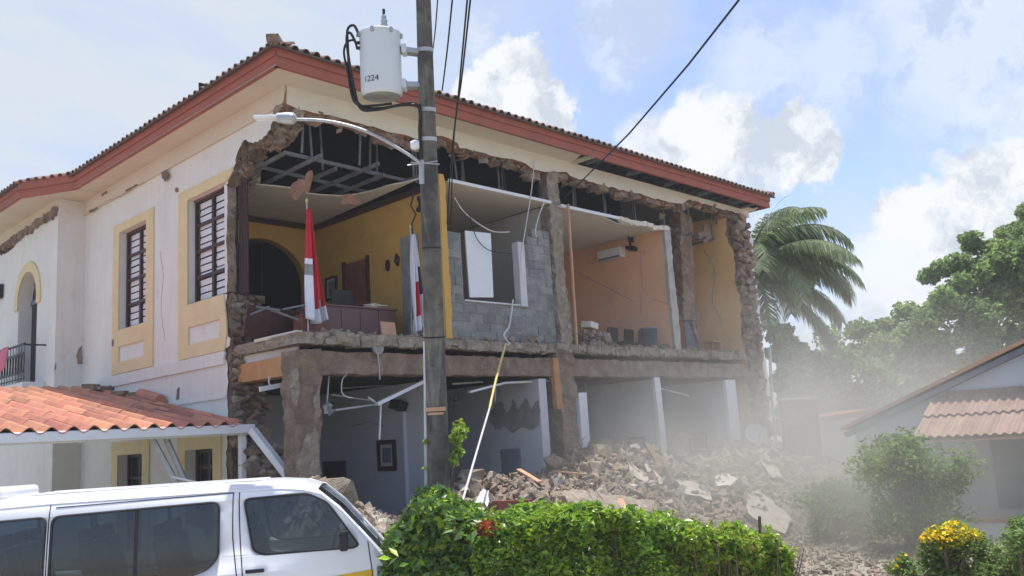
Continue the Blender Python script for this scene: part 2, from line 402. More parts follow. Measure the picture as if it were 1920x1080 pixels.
# side wall that still stands, broken off at the corner
W1 = (6.12, 7.66, 5.44, 7.88); W2 = (2.46, 4.04, 5.53, 7.86)
G1 = (6.25, 7.6, 0.25, 2.45); G2 = (2.95, 4.15, .95, 2.45)
def rect(r): return [(r[0], r[2]), (r[1], r[2]), (r[1], r[3]), (r[0], r[3])]
edge = [vz(*p) for p in ((537, 194), (515, 213), (507, 242), (491, 262), (471, 267), (458, 262), (444, 289), (438, 320), (429, 333), (427, 345))]
edge2 = [(2.36, 7.72), (2.33, 7.2), (2.39, 6.7), (2.34, 6.1), (2.37, 5.56), (2.50, 5.53)] 
edge3 = [vz(*p) for p in ((421, 580), (426, 606), (428, 632), (432, 634), (430, 649), (423, 653), (422, 671), (425, 678), (428, 714), (426, 732), (427, 790), (424, 870))]
low = [(2.42, 1.9), (2.3, 1.2), (2.4, 0)]
brk_top = jag(edge, .08, .03, 3)
brk = brk_top + [(2.34, 7.80), (2.46, 7.862), (4.042, 7.862), (4.042, 5.528), (2.50, 5.528), (2.36, 5.50)] + jag(edge3, .1, .025, 5) + jag(low, .2, .04, 6)
brk = [(max(.16, p[0]), p[1]) for p in brk]
outline = [(9.95, 0), (9.95, ZW), (.16, ZW)] + brk
mb = MB(); mb.prism(outline, [rect(W1), rect(G1), rect(G2)], 0, 0, .62, 0, 1, seg=9, jit=.055, hole_mi=0)
mb.obj('wall', [MT['plaster'], MT['masonry']], B)
mb = MB(); mb.prism([(2.458, 5.532), (2.458, 7.855)] + jag([(2.34, 7.78), (2.33, 7.2), (2.39, 6.7), (2.34, 6.1), (2.37, 5.56)], .1, .02, 4), [], 0, .002, .2, 0, 1, seg=3, jit=.02); mb.obj('window_jamb', [MT['plaster'], MT['masonry']], B)
MB().span((.003, 4.028, 5.534), (.30, 4.039, 7.856)).obj('window_reveal', MT['plaster'], B); MB().span((.003, 2.47, 7.848), (.30, 4.026, 7.859)).obj('window_reveal', MT['plaster'], B)
# cornice and string course on the side wall
mb = MB(); mb.prism([(9.95, 8.80), (9.95, ZW - .003)] + [(0.02, ZW - .003), (.05, 8.86)] + [(.5, 8.82)], [], 0, -.055, -.002); mb.obj('cornice', MT['soffit'], B, bevel=.015)
lf = [vz(423, 652), vz(422, 671)]
mb = MB(); mb.prism([(9.95, 4.10), (9.95, 4.36), (2.45, 4.36), (2.41, 4.3), (2.46, 4.22), (2.44, 4.10)], [], 0, -.045, -.002); mb.obj('string_course', MT['plaster'], B, bevel=.012)
mb = MB(); mb.prism([(9.95, 3.42), (9.95, 3.48), (2.45, 3.48), (2.44, 3.42)], [], 0, -.03, -.002); mb.obj('string_course', MT['plaster'], B, bevel=.01)

def window(r, u, slat_rows, parent, broken=None, nx=2):
    v0, v1, z0, z1 = r; fw = .075
    m = MB()
    for a in (v0, v1 - fw): m.span((u, a, z0), (u + .07, a + fw, z1))
    for z in (z0, z1 - fw): m.span((u + .002, v0 + fw, z), (u + .068, v1 - fw, z + fw))
    w = m.obj('window', MT['darkwood'], parent, bevel=.006)
    m = MB()
    for k in range(1, nx): c = v0 + (v1 - v0) * k / nx; m.span((u + .01, c - .045, z0 + fw), (u + .06, c + .045, z1 - fw))
    m.obj('mullion', MT['darkwood'], w, bevel=.005)
    rows = 4
    for k in range(1, rows):
        c = z0 + (z1 - z0) * k / rows
        for j in range(nx):
            a = v0 + fw + (v1 - v0 - 2 * fw) * j / nx + (.046 if j else 0); b = v0 + fw + (v1 - v0 - 2 * fw) * (j + 1) / nx - (.046 if j < nx - 1 else 0)
            MB().span((u + .012, a, c - .035), (u + .058, b, c + .035)).obj('transom', MT['darkwood'], w, bevel=.004)
    n = slat_rows
    for j in range(nx):
        a = v0 + fw + (v1 - v0 - 2 * fw) * j / nx + .06; b = v0 + fw + (v1 - v0 - 2 * fw) * (j + 1) / nx - .06
        for k in range(n):
            c = z0 + fw + (z1 - z0 - 2 * fw) * (k + .5) / n
            MB().box((u + .075, (a + b) / 2, c), (.012, b - a, (z1 - z0) / n * .74), (0, math.radians(R.uniform(-9, 9)), 0)).obj('louvre', MT['blind'], w)
    MB().span((u + .12, v0 - .05, z0 - .05), (u + .14, v1 + .05, z1 + .05)).obj('backing', MT['dark'], w)
    return w
window(W1, .15, 14, B); window(W2, .14, 14, B)
window(G1, .20, 0, B); window(G2, .20, 0, B)
def surround(out, holes, name='window_surround'):
    mb = MB(); mb.prism(out, holes, 0, -.035, -.002); return mb.obj(name, MT['trim'], B, bevel=.01)
p1t, p1b = 5.03, 4.66
surround([(8.02, 4.37 + .012), (8.02, 8.10), (5.74, 8.10), (5.74, 4.372 + .01)], [rect(W1), [(6.2, p1b), (7.62, p1b), (7.62, p1t), (6.2, p1t)]])
e2 = [(2.44, 4.375), (2.38, 4.62), (2.34, 4.66), (2.36, 5.0), (2.42, 5.3), (2.47, 5.53)]
surround([(4.47, 4.375), (4.47, 8.10)] + [(2.05, 8.10)] + [(2.12, 7.98), (2.28, 7.87), (2.46, 7.86), (4.04, 7.86), (4.04, 5.53)] + e2[::-1], [[(2.62, p1b), (4.0, p1b), (4.0, p1t), (2.62, p1t)]])
surround([(7.95, 0.02), (7.95, 2.75), (5.9, 2.75), (5.9, .02)], [rect(G1)])
surround([(4.5, 0.02), (4.5, 2.75), (2.62, 2.75), (2.62, .02)], [rect(G2)])

# projecting bay at the far end of the side wall
UB = -.68
DR = (11.36, 12.86, ZF, 6.85)
def arch(v0, v1, z0, zs, n=14):
    c = (v0 + v1) / 2; r = (v1 - v0) / 2
    return [(v0, z0)] + [(c - r * math.cos(math.pi * k / n), zs + r * math.sin(math.pi * k / n)) for k in range(n + 1)] + [(v1, z0)]
mb = MB(); top = [(9.951, 8.83), (10.3, 8.95), (10.9, 8.80), (11.3, 8.93), (12.0, 8.72), (12.6, 8.90), (13.3, 8.6), (14.2, 8.5), (15.2, 8.6), (17, 8.5)]
mb.prism([(17, 0)] + jag(top[::-1], .16, .04, 12) + [(9.951, 0)], [arch(*DR)], 0, UB, UB + .5, 0, 1, hole_mi=0); mb.obj('bay_wall', [MT['plaster'], MT['masonry']], B)
MB().prism([(UB + .002, 0), (UB + .002, 9.18), (-.001, 9.18), (-.001, 0)], [], 1, 9.948, 9.96).obj('bay_return', MT['plaster'], B)
MB().prism([(9.95, 8.96), (17, 8.7), (17, ZW - .002), (9.95, ZW - .002)], [], 0, UB - .01, UB + .4).obj('bay_head', MT['soffit'], B)
mb = MB(); rr = random.Random(5)
for k in range(40):
    v = 10.0 + k * .12; mb.rough((UB + .02, v, 8.84 - .03 * (v - 10) + rr.uniform(-.05, .05)), (UB + .02, v + .15, 8.84 - .03 * (v - 10) + rr.uniform(-.05, .05)), .2, rr.uniform(.10, .26), .05, 2, 0, k)
mb.obj('broken_cornice', MT['masonry'], B)['kind'] = 'stuff'
a_out = arch(DR[0] - .28, DR[1] + .28, 6.55, 6.85)[1:-1]; a_in = arch(DR[0], DR[1], 6.55, 6.85)[1:-1]
mb = MB(); mb.prism([(DR[0] - .28, 6.62)] + a_out + [(DR[1] + .28, 6.62), (DR[1], 6.62)] + a_in[::-1] + [(DR[0], 6.62)], [], 0, UB - .04, UB - .002); mb.obj('arch_moulding', MT['trim'], B, bevel=.01)
MB().prism(arch(DR[0] + .02, DR[1] - .02, ZF, 6.85), [], 0, UB + .34, UB + .38).obj('balcony_door', MT['dark'], B)
d = MB()
c = (DR[0] + DR[1]) / 2
d.span((UB + .30, DR[0], 6.78), (UB + .38, DR[1], 6.90)); d.span((UB + .30, c - .04, 6.9), (UB + .35, c + .04, 7.58)); d.span((UB + .30, c - .04, ZF), (UB + .35, c + .04, 6.78))
for k in (-1, 1): d.bar((UB + .32, c, 6.9), (UB + .32, c + k * .52, 7.38), .05, .05)
d.obj('fanlight_frame', MT['bluegrey'], B)
MB().span((UB - .55, 10.6, ZF - .18), (UB - .002, 16.5, ZF)).obj('balcony_floor', MT['plaster'], B, bevel=.02)
d = MB(); rl = UB - .5
d.bar((rl, 10.62, ZF + .98), (rl, 16.4, ZF + .98), .05, .045); d.bar((rl, 10.62, ZF + .1), (rl, 16.4, ZF + .1), .03, .03); d.bar((rl, 10.63, ZF + .955), (UB, 10.63, ZF + .955), .04, .04)
ba = d.obj('balcony_railing', MT['iron'], B)
for k in range(26):
    v = 10.63 + k * .22
    d = MB(); d.tube([(rl, v, ZF + .02), (rl, v, ZF + .97)], .009, 5)
    d.tube([(rl, v + .11 + .07 * math.cos(t), ZF + .5 + .28 * math.sin(t) * (1 if t < math.pi else 1)) for t in [i * math.pi / 6 for i in range(13)]], .008, 4)
    d.obj('baluster', MT['iron'], ba)
# exposed patches where plaster has dropped off
def chip(pts, plane='u', a=-.006, seed=0):
    rr = random.Random(seed); mb = MB()
    pp = [vz(*p) for p in pts] if plane == 'u' else [uz(*p, 9.95) for p in pts]
    pp = jag(pp + [pp[0]], .05, .012, seed)[:-1]
    if plane == 'u': mb.prism(pp, [], 0, a - .012, a)
    else: mb.prism(pp, [], 1, 9.93, 9.946)
    mb.obj('plaster_scar', MT['masonry'], B)
chip([(307, 324), (318, 321), (322, 332), (315, 341), (309, 334)], 'u', -.056, 1)
chip([(329, 354), (334, 352), (335, 360), (331, 361)], seed=2); chip([(338, 375), (343, 374), (343, 383), (339, 383)], seed=3)
chip([(194, 364), (204, 359), (206, 362), (196, 369)], 'u', -.056, 4); chip([(172, 396), (186, 389), (188, 391), (174, 400)], 'u', -.056, 5)
chip([(146, 656), (153, 648), (154, 682), (145, 682), (143, 666)], 'v', seed=6); chip([(103, 684), (105, 680), (104, 693), (101, 694)], 'v', seed=7)
chip([(213, 638), (216, 636), (216, 648), (213, 649)], 'u', -.036, 8)
chip([(240, 357), (262, 346), (262, 349), (241, 360)], 'u', -.056, 9); chip([(333, 730), (337, 726), (336, 748), (332, 750)], seed=10)

# the strip of front wall that hangs on under the eaves
pb = [(537, 194), (560, 205), (600, 214), (650, 224), (700, 237), (745, 250), (790, 262), (795, 250), (830, 255), (858, 268), (862, 278), (900, 285), (950, 297), (985, 306), (1000, 318), (1030, 322), (1062, 322), (1070, 330), (1120, 345), (1190, 362), (1240, 375), (1280, 382), (1292, 374), (1340, 388), (1384, 400)]
bp = jag([uz(*p) for p in pb], .16, .03, 21)
mb = MB(); mb.prism([(-.001, ZW)] + bp + [(bp[-1][0] + .4, 8.95), (17.35, 8.95), (17.35, ZW)], [], 1, .0, .42, 0, 1, seg=4, jit=.05)
mb.obj('wall_head', [MT['band'], MT['brickred']], B)
mb = MB()
for k in range(46):
    i = R.randrange(len(bp)); p = bp[i]; u = p[0] + R.uniform(-.1, .1)
    w = R.uniform(.15, .5); mb.rough((u, .2 + R.uniform(-.05, .15), p[1] - R.uniform(-.02, .10)), (u + w, .2 + R.uniform(-.05, .15), p[1] - R.uniform(0, .10)), R.uniform(.18, .36), R.uniform(.08, .2), .05, 3, 0, k)
mb.obj('ragged_underside', MT['masonry'], B)['kind'] = 'stuff'

# eaves: soffit, fascia and edge tiles follow one line in plan
EV = [Vector((17.55, -.67)), Vector((-.64, -.68)), Vector((-.68, 8.86)), Vector((-1.51, 10.38)), Vector((-1.54, 17.))]
def soff(pts, z=ZW): MB().prism(pts, [], 2, z - .002, z + .03).obj('soffit', MT['soffit'], B)
soff([(-.64, -.68), (8.0, -.675), (8.35, -.05), (8.25, .05), (.05, .05), (.05, 8.8), (-.68, 8.86)])
soff([(-.68, 8.862), (.05, 8.83), (.05, 10.2), (-.1, 17), (-1.54, 17), (-1.51, 10.38)], ZW - .004)
soff([(16.9, -.2), (17.5, -.2), (17.5, 3), (17.36, 3), (17.36, .05), (16.9, .05)])
for a, b, in ((8.3, 8.37), (8.42, 8.5)): MB().span((a, -.66, ZW - .02), (b, -.002, ZW + .025)).obj('soffit_batten', MT['soffit'], B)
for k in range(15):
    u = 8.9 + k * .6; MB().span((u, -.64, ZW + .04), (u + .05, -.003, ZW + .13)).obj('soffit_joist', MT['attic'] if k % 3 else MT['steel'], B)
roof = None
def fas(z0, z1, off, t, name):
    m = MB()
    for i in range(len(EV) - 1):
        a, b = EV[i], EV[i + 1]; d = (b - a).normalized(); n = Vector((d.y, -d.x)) * -1
        if n.dot(Vector((-1, -1))) < 0: n = -n
        if i == 2: n = Vector((-.878, -.48))
        a2 = a + n * off; b2 = b + n * off
        e = .03
        m.add([(a2.x, a2.y, z0), (b2.x, b2.y, z0), (b2.x - n.x * t, b2.y - n.y * t, z0), (a2.x - n.x * t, a2.y - n.y * t, z0),
               (a2.x, a2.y, z1), (b2.x, b2.y, z1), (b2.x - n.x * t, b2.y - n.y * t, z1), (a2.x - n.x * t, a2.y - n.y * t, z1)],
              [(0, 3, 2, 1), (4, 5, 6, 7), (0, 1, 5, 4), (1, 2, 6, 5), (2, 3, 7, 6), (3, 0, 4, 7)])
    m.add([(17.55, -.67, z0), (17.55, 3, z0), (17.55, -.67, z1), (17.55, 3, z1)], [(0, 1, 3, 2)])
    return m.obj(name, MT['fascia'], B)
fas(9.175, 9.37, 0, .08, 'fascia'); fas(9.372, 9.565, .035, .10, 'fascia_moulding')
# roof shell
ZE = 9.56; SL = .36
def rz(d): return ZE + SL * d
m = MB()
H = 5.2
m.add([(17.75, -.8, ZE - .03), (-.78, -.8, ZE - .03), (-.8, 10, ZE - .03), (17.75, 9.6, ZE - .03), (-.8 + H, -.8 + H, rz(H)), (17.75, -.8 + H, rz(H)), (-1.7, 17, ZE - .03), (-.8 + H, 17, rz(H)), (-1.66, 10.4, ZE - .03), (9.6, 9.6, ZE - .03), (9.6, 17, ZE - .03)],
      [(0, 1, 4, 5), (1, 2, 8, 6, 7, 4), (5, 4, 9, 3), (4, 7, 10, 9)])
roof = m.obj('roof', [MT['rooftop']], B); 
sol = roof.modifiers.new('sheet', 'SOLIDIFY'); sol.thickness = .04
# one barrel tile, copied along the eaves
m = MB(); n = 6; LN = .55
def bar_ring(y, r, zo): return [(r * math.cos(math.pi * k / n), y, zo + r * math.sin(math.pi * k / n)) for k in range(n + 1)]
r0 = bar_ring(0, .082, 0); r1 = bar_ring(LN, .075, 0); r2 = bar_ring(0, .066, 0); r3 = bar_ring(LN, .06, 0)
q = len(r0)
m.add(r0 + r1 + r2 + r3, [(i, i + 1, q + i + 1, q + i) for i in range(n)] + [(2 * q + i, 3 * q + i, 3 * q + i + 1, 2 * q + i + 1) for i in range(n)] + [(i, 2 * q + i, 2 * q + i + 1, i + 1) for i in range(n)])
tile_me = m.fix(m.mesh('roof_tile', MT['oldtile']))
for i in range(len(EV) - 1):
    a, b = EV[i], EV[i + 1]; d = (b - a); L_ = d.length; d.normalize()
    inn = Vector((-d.y, d.x))
    if inn.dot(Vector((1, 1))) < 0: inn = -inn
    if i == 2: inn = Vector((.878, .48))
    N_ = int(L_ / .232)
    for k in range(N_):
        p = a + d * (k + .5) * L_ / N_ - inn * .085
        x = Vector((inn.y, -inn.x, 0)); y = Vector((inn.x, inn.y, SL)).normalized(); z = x.cross(y)
        z = -z if z.z < 0 else z; x = y.cross(z)
        M = Matrix(((x.x, y.x, z.x, p.x), (x.y, y.y, z.y, p.y), (x.z, y.z, z.z, ZE + R.uniform(-.012, .012) - .012), (0, 0, 0, 1)))
        inst('roof_tile', tile_me, roof, M @ Matrix.Rotation(R.uniform(-.03, .03), 4, 'Z'))
mb = MB(); mb.tube([(-.78, -.8, ZE + .03), (-.3, -.3, rz(.5) + .04), (1, 1, rz(1.8) + .04), (3, 3, rz(3.8) + .04)], [.10, .11, .11, .11], 8); mb.rough((-.8, -.82, ZE + .06), (-.5, -.5, ZE + .14), .2, .14, .03, 3); mb.obj('hip_tile', MT['oldtile'], roof)
MB().tube([(17.62, -.8, ZE + .03), (17.62, 3, rz(3.8))], .1, 8).obj('verge_tile', MT['oldtile'], roof)
MB().prism([(-.66, ZE - .03), (4.4, rz(5.2) - .04), (9.5, ZE), (9.5, 9.195), (-.3, 9.195)], [], 0, 17.3, 17.36).obj('gable_wall', MT['plaster'], B)

# shell behind the rooms
m = MB(); m.span((.6, 9.8, 0), (17.3, 10.2, 9.3)); m.obj('rear_wall', MT['plaster'], B)
mb = MB(); ew = [(.02, 4.47), (.10, 5.2), (.0, 6.0), (.12, 6.8), (.05, 7.6), (.3, 8.3), (.2, 8.94)]
mb.prism([(10, 0), (10, 9.19)] + jag(ew[::-1], .12, .04, 31) + jag([(.0, 4.4), (.08, 3.4), (.0, 2.4), (-.08, 1.3), (.05, 0)], .14, .05, 32), [], 0, 16.22, 17.12, 0, 1, seg=6, jit=.07)
mb.obj('end_wall', [MT['ochre2'], MT['concrete']], B)
MB().prism([(10, 0), (10, 9.19)] + jag([(.25, 9.0), (-.06, 8.2), (.02, 7.2), (-.05, 6), (.03, 5), (-.04, 4), (-.1, 2.6)], .2, .03, 33) + [(.3, 2.2), (.5, 0)], [], 0, 17.124, 17.34).obj('outer_render', MT['plaster'], B)
END_STONES = True

# floors, beams and columns
sp = jag([(.12, -.02), (2.9, -.06), (5, .0), (8, -.05), (12, .0), (16.2, -.03)], .22, .06, 41)
mb = MB(); mb.prism([(16.2, 4.82), (.64, 4.82), (.64, 2.5), (.12, 2.3)] + sp, [], 2, 4.24, ZF, 0, 0, seg=3, jit=.05); mb.obj('floor_slab', MT['slab'], B)
mb = MB()
for k in range(80):
    u = .5 + k * .196; w = R.uniform(.2, .5)
    mb.rough((u, .02 + R.uniform(-.05, .08), 4.34 + R.uniform(-.05, .05)), (u + w, .02 + R.uniform(-.05, .08), 4.34 + R.uniform(-.05, .05)), R.uniform(.1, .22), R.uniform(.12, .22), .05, 4, 0, 200 + k)
mb.obj('ragged_slab_edge', MT['slab'], B)['kind'] = 'stuff'
MB().span((.7, .35, 4.06), (16.2, 4.8, 4.22)).obj('gap_shade', MT['attic'], B)  # solid black block standing for the shade between slab and beam
MB().rough((.55, .2, 3.89), (7.2, .2, 3.89), .38, .42, .035, 90, 0, 3).obj('beam', MT['concrete'], B)
MB().rough((7.75, .2, 3.89), (16.3, .2, 3.9), .38, .42, .035, 100, 0, 5).obj('beam', MT['concrete'], B)
MB().rough((.32, 2.25, 3.88), (.32, .5, 3.88), .34, .37, .008, 12, 0, 6).obj('beam', MT['lumber'], B)
MB().rough((.33, .25, 0), (.33, .25, 4.12), .50, .48, .075, 44, 0, 7, wfun=lambda t: 1.0 + .07 * math.sin(t * 8)).obj('column', MT['concrete'], B)
for pts_, sd_ in (([(566, 905), (562, 870), (572, 830), (590, 800), (598, 820), (600, 905)], 1), ([(553, 740), (551, 700), (558, 690), (561, 720), (558, 760)], 2), ([(592, 790), (588, 745), (598, 720), (600, 780)], 3)):
    o_p = [uz(x_, y_, -.05) for x_, y_ in pts_]; MB().prism(jag(o_p + [o_p[0]], .07, .02, sd_)[:-1], [], 1, -.06, .08, 0, 0).obj('render_remnant', MT['slab'], B)
MB().rough((7.72, .22, .3), (7.55, .22, 4.45), .62, .42, .08, 40, 0, 8, wfun=lambda t: .95 + .12 * math.sin(t * 9)).obj('column', MT['concrete'], B)
MB().rough((7.68, .2, 4.3), (7.62, .2, 8.85), .40, .36, .075, 48, 0, 9, wfun=lambda t: 1.05 - .12 * t + .08 * math.sin(t * 11)).obj('column', MT['slab'], B)
MB().rough((7.2, .0, 2.9), (7.15, .0, 4.1), .2, .12, .02, 12, 0, 10).obj('column_casing', MT['lumber'], B)
MB().span((7.98, .0, 1.3), (8.28, .12, 3.28)).obj('wall_stub', MT['white'], B)
MB().rough((7.95, -.08, 4.42), (7.98, -.1, 8.0), .05, .05, .01, 20, 0, 11).obj('corner_bead', MT['cardboard'], B)

# masonry laid bare where the side wall snapped, stone by stone
hull_me = []
for k in range(10):
    rr = random.Random(k + 50); bm = bmesh.new()
    for i in range(15):
        p = Vector((rr.uniform(-1, 1), rr.uniform(-1, 1), rr.uniform(-1, 1)))
        p = Vector([max(-.72, min(.72, c)) for c in p]) * .7; bm.verts.new(p)
    bmesh.ops.convex_hull(bm, input=bm.verts)
    for v in [v for v in bm.verts if not v.link_faces]: bm.verts.remove(v)
    bmesh.ops.recalc_face_normals(bm, faces=bm.faces)
    me = bpy.data.meshes.new('stone'); bm.to_mesh(me); bm.free(); me.materials.append(MT['stone']); hull_me.append(me)
masn_me = []
for me in hull_me:
    m2 = me.copy(); m2.materials.clear(); m2.materials.append(MT['masonry']); masn_me.append(m2)
def stone(parent, p, s, rr, mesh=None, tilt=3.1):
    M = Matrix.Translation(p) @ Euler((rr.uniform(-tilt, tilt), rr.uniform(-tilt, tilt), rr.uniform(-3, 3) if tilt > 1 else rr.uniform(-tilt, tilt))).to_matrix().to_4x4() @ Matrix.Diagonal((s[0], s[1], s[2], 1))
    return inst('stone', mesh or rr.choice(hull_me), parent, M)
core = MB(); core.rough((.37, 2.55, 1.0), (.37, 2.55, 5.5), .66, .5, .05, 40, 0, 12); bw = core.obj('broken_wall_end', MT['masonry'], B)
rr = random.Random(77)
z = 2.7
while z < 5.5:
    h = rr.uniform(.09, .17); u = .04
    while u < .68:
        w = rr.uniform(.12, .3)
        stone(bw, Vector((u + w / 2, 2.30 + rr.uniform(-.05, .05), z + h / 2)), (w * 1.02, rr.uniform(.22, .36), h * 1.05), rr, rr.choice(masn_me), .12)
        u += w
    z += h
ec = MB(); ec.rough((16.72, .32, .3), (16.72, .32, 8.9), .74, .5, .06, 60, 0, 14); ew_ = ec.obj('broken_wall_end', MT['concrete'], B)
z = .9
while z < 8.8:
    h = rr.uniform(.14, .26); u = 16.26
    while u < 17.0:
        w = rr.uniform(.2, .45)
        stone(ew_, Vector((u + w / 2, .03 + rr.uniform(-.07, .07), z + h / 2)), (w * 1.1, rr.uniform(.25, .4), h * 1.15), rr, rr.choice(masn_me), .3)
        u += w
    z += h
# the stump of the lost corner, stepping down to the heap
heap = MB(); heap.rough((.35, 2.3, 1.6), (.35, .55, .8), .6, 1.6, .08, 16, 0, 13); hp = heap.obj('wall_stump', MT['masonry'], B)
for k in range(95):
    t = rr.random(); v = 2.35 - t * 2.0; ztop = 3.05 - t * 1.75
    zz = ztop - abs(rr.gauss(0, .5))
    stone(hp, Vector((rr.uniform(-.02, .75), v - (.15 if zz < ztop - .3 else 0), max(.4, zz))), (rr.uniform(.2, .42), rr.uniform(.2, .42), rr.uniform(.14, .28)), rr, rr.choice(masn_me) if rr.random() < .45 else None, .6)

# loose stones caught along the fracture lines
fr = MB(); fr.rough((.31, .9, 8.62), (.31, .5, 8.72), .2, .1, .03, 4, 0, 81); fe = fr.obj('fracture_edge', MT['masonry'], B)
rr = random.Random(123)
for k in range(110):
    p = rr.choice(brk_top)
    if p[1] < 5.4: continue
    stone(fe, Vector((rr.uniform(.14, .6), max(.2, p[0] + rr.uniform(-.03, .09)), p[1] + rr.uniform(-.02, .08))), (rr.uniform(.09, .24), rr.uniform(.09, .22), rr.uniform(.07, .17)), rr, rr.choice(masn_me) if rr.random() < .6 else None, .8)
for k in range(170):
    p = rr.choice(bp)
    stone(fe, Vector((p[0] + rr.uniform(-.25, .25), rr.uniform(.05, .42), p[1] + rr.uniform(-.10, .03))), (rr.uniform(.08, .26), rr.uniform(.1, .26), rr.uniform(.06, .15)), rr, rr.choice(masn_me) if rr.random() < .6 else None, .7)
# ------------------------------------------------------------------ rooms
BV = 4.82
def part(name, m, a, b, bevel=0, parent=None): return MB().span(a, b).obj(name, MT[m] if isinstance(m, str) else m, parent or B, bevel=bevel)
# partitions between the upper rooms
part('partition_wall', 'ochre', (3.75, .12, ZF + .002), (3.94, BV, ZC))
mb = MB(); mb.prism([(3.76, ZF + .01)] + jag([(3.94, ZF + .01), (3.95, 5.5), (3.93, 6.8), (3.95, 7.9), (3.90, 8.1)], .12, .015, 51) + [(3.78, 8.1)] + jag([(3.77, 7.9), (3.76, 6), (3.76, 4.5)], .2, .012, 52), [], 1, .0, .118, 0, 0); mb.obj('partition_end', MT['ochre'], B)
part('partition_wall', 'palewall', (7.48, .42, ZF + .002), (7.72, BV, ZC))
part('partition_wall', 'orange', (12.35, .10, ZF + .002), (12.58, BV, ZC))
mb = MB(); mb.prism([(12.33, ZF + .01)] + jag([(12.62, ZF + .01), (12.66, 5.6), (12.60, 6.8), (12.66, 8.02)], .12, .03, 53) + jag([(12.32, 8.02), (12.34, 7), (12.32, 6), (12.35, 4.5)], .2, .015, 54), [], 1, .0, .098, 0, 0); mb.obj('partition_end', MT['endplaster'], B)
part('back_wall', 'palewall', (4.0, BV + .002, ZF), (7.48, BV + .2, ZC)); part('back_wall', 'orange', (7.72, BV + .002, ZF), (12.35, BV + .2, ZC)); part('back_wall', 'ochre2', (12.58, BV - 1.0, ZF), (16.2, BV - .8, ZC))
# back wall of the corner office with its wide arch
ar = [(1.2, ZF)] + [(2.25 + 1.22 * -math.cos(math.pi * k / 16), 6.35 + 1.08 * math.sin(math.pi * k / 16)) for k in range(17)] + [(3.47, ZF)]
ar = [(1.03, ZF + .02)] + ar[1:-1] + [(3.47, ZF + .02)]
mb = MB(); mb.prism([(.62, ZF), (.62, ZC), (3.748, ZC), (3.748, ZF)], [ar], 1, BV, BV + .25); mb.obj('arched_wall', MT['ochre'], B)
part('inner_wall', 'attic', (.62, BV + 2.6, ZF), (3.75, BV + 2.7, ZC)); part('inner_wall', 'attic', (3.752, BV + .25, ZF), (3.9, BV + 2.6, ZC))  # near black walls stand in for the darkness past the arch
part('cornice_trim', 'darkwood', (.62, BV - .07, 7.80), (3.68, BV - .002, 7.93), .006); part('cornice_trim', 'darkwood', (3.68, .55, 7.80), (3.748, BV - .002, 7.93), .006)
# ceilings, torn along the front
def ceil(pts, z=ZC, m='ceiling'): MB().prism(pts, [], 2, z, z + .03).obj('ceiling', MT[m], B)
c1 = [on(*p, 2, ZC) for p in ((478, 346), (520, 350), (552, 354), (575, 363), (600, 366), (640, 368), (668, 365), (700, 358), (740, 346), (785, 336))]
ceil(jag([(p.x, p.y) for p in c1], .2, .05, 61) + [(3.749, BV), (.62, BV)])
ceil(jag([(4.02, .02), (5.5, .05), (7.4, .02)], .4, .02, 62) + [(7.47, BV), (4.02, BV)])
ceil(jag([(7.75, .03), (9.5, .03), (10.6, .35), (11.4, .2), (12.3, .06)], .3, .05, 63) + [(12.34, BV), (7.75, BV)], ZC - .02)
ceil([(12.6, 1.9), (14, 2.4), (15.1, 1.8), (16.2, 2.6), (16.2, 3.8), (12.6, 3.8)], ZC + .02)
part('ceiling_channel', 'white', (4.04, -.04, ZC + .0), (7.42, .015, ZC + .075), .006)
part('ceiling_channel', 'white', (7.8, -.04, ZC - .03), (10.3, .02, ZC + .05), .006)
mb = MB()
for k in range(9): mb.rough((10.2 + k * .25, .0, ZC - .02 + R.uniform(-.04, .04)), (10.5 + k * .25, .02, ZC - .02 + R.uniform(-.04, .04)), .14, .12, .04, 4, 0, 300 + k)
mb.obj('plaster_edge', MT['band'], B)['kind'] = 'stuff'
# attic framing
for k in range(6):
    u = .55 + k * .58; v0 = [1.15, .45, 1.0, .35, .75, .3][k]
    MB().bar((u + R.uniform(-.15, .15), v0, 8.14 + R.uniform(-.10, .16)), (u, BV, 8.08), .05, .08).obj('ceiling_joist', MT['steel'], B)
for k in range(26):
    u = 4.2 + k * .46
    MB().bar((u, .25 + R.uniform(0, .2), 8.12), (u, BV, 8.08), .045, .07).obj('ceiling_joist', MT['steel'], B)
for k, v in enumerate((.95, 2.1, 3.4)):
    MB().bar((.5, v, 8.17 + R.uniform(-.08, .12)), (3.7, v + R.uniform(-.2, .2), 8.17), .05, .07).obj('ceiling_runner', MT['steel'], B)
for k in range(34):
    u = .7 + k * .46 + R.uniform(-.05, .05); v = .55 + (k % 3) * .35
    MB().bar((u, v, 8.12), (u + R.uniform(-.16, .16), v, rz(v + .8) - .06), .035, .035).obj('hanger', MT['steel'], B)
for k in range(14):
    v = -.2 + k * .6
    if v < 4.3: MB().bar((max(.2, v + .3), v, rz(v + .8) - .13), (17, v, rz(v + .8) - .13), .06, .10).obj('purlin', MT['steel'], B)
for k in range(12):
    u = 1.2 + k * 1.4
    MB().bar((u, -.5, rz(.3) - .22), (u, 4.2, rz(5.0) - .22), .07, .12).obj('rafter', MT['steel'], B)
part('ceiling_light', 'dark', (8.6, 2.3, ZC - .055), (9.7, 3.1, ZC - .022))
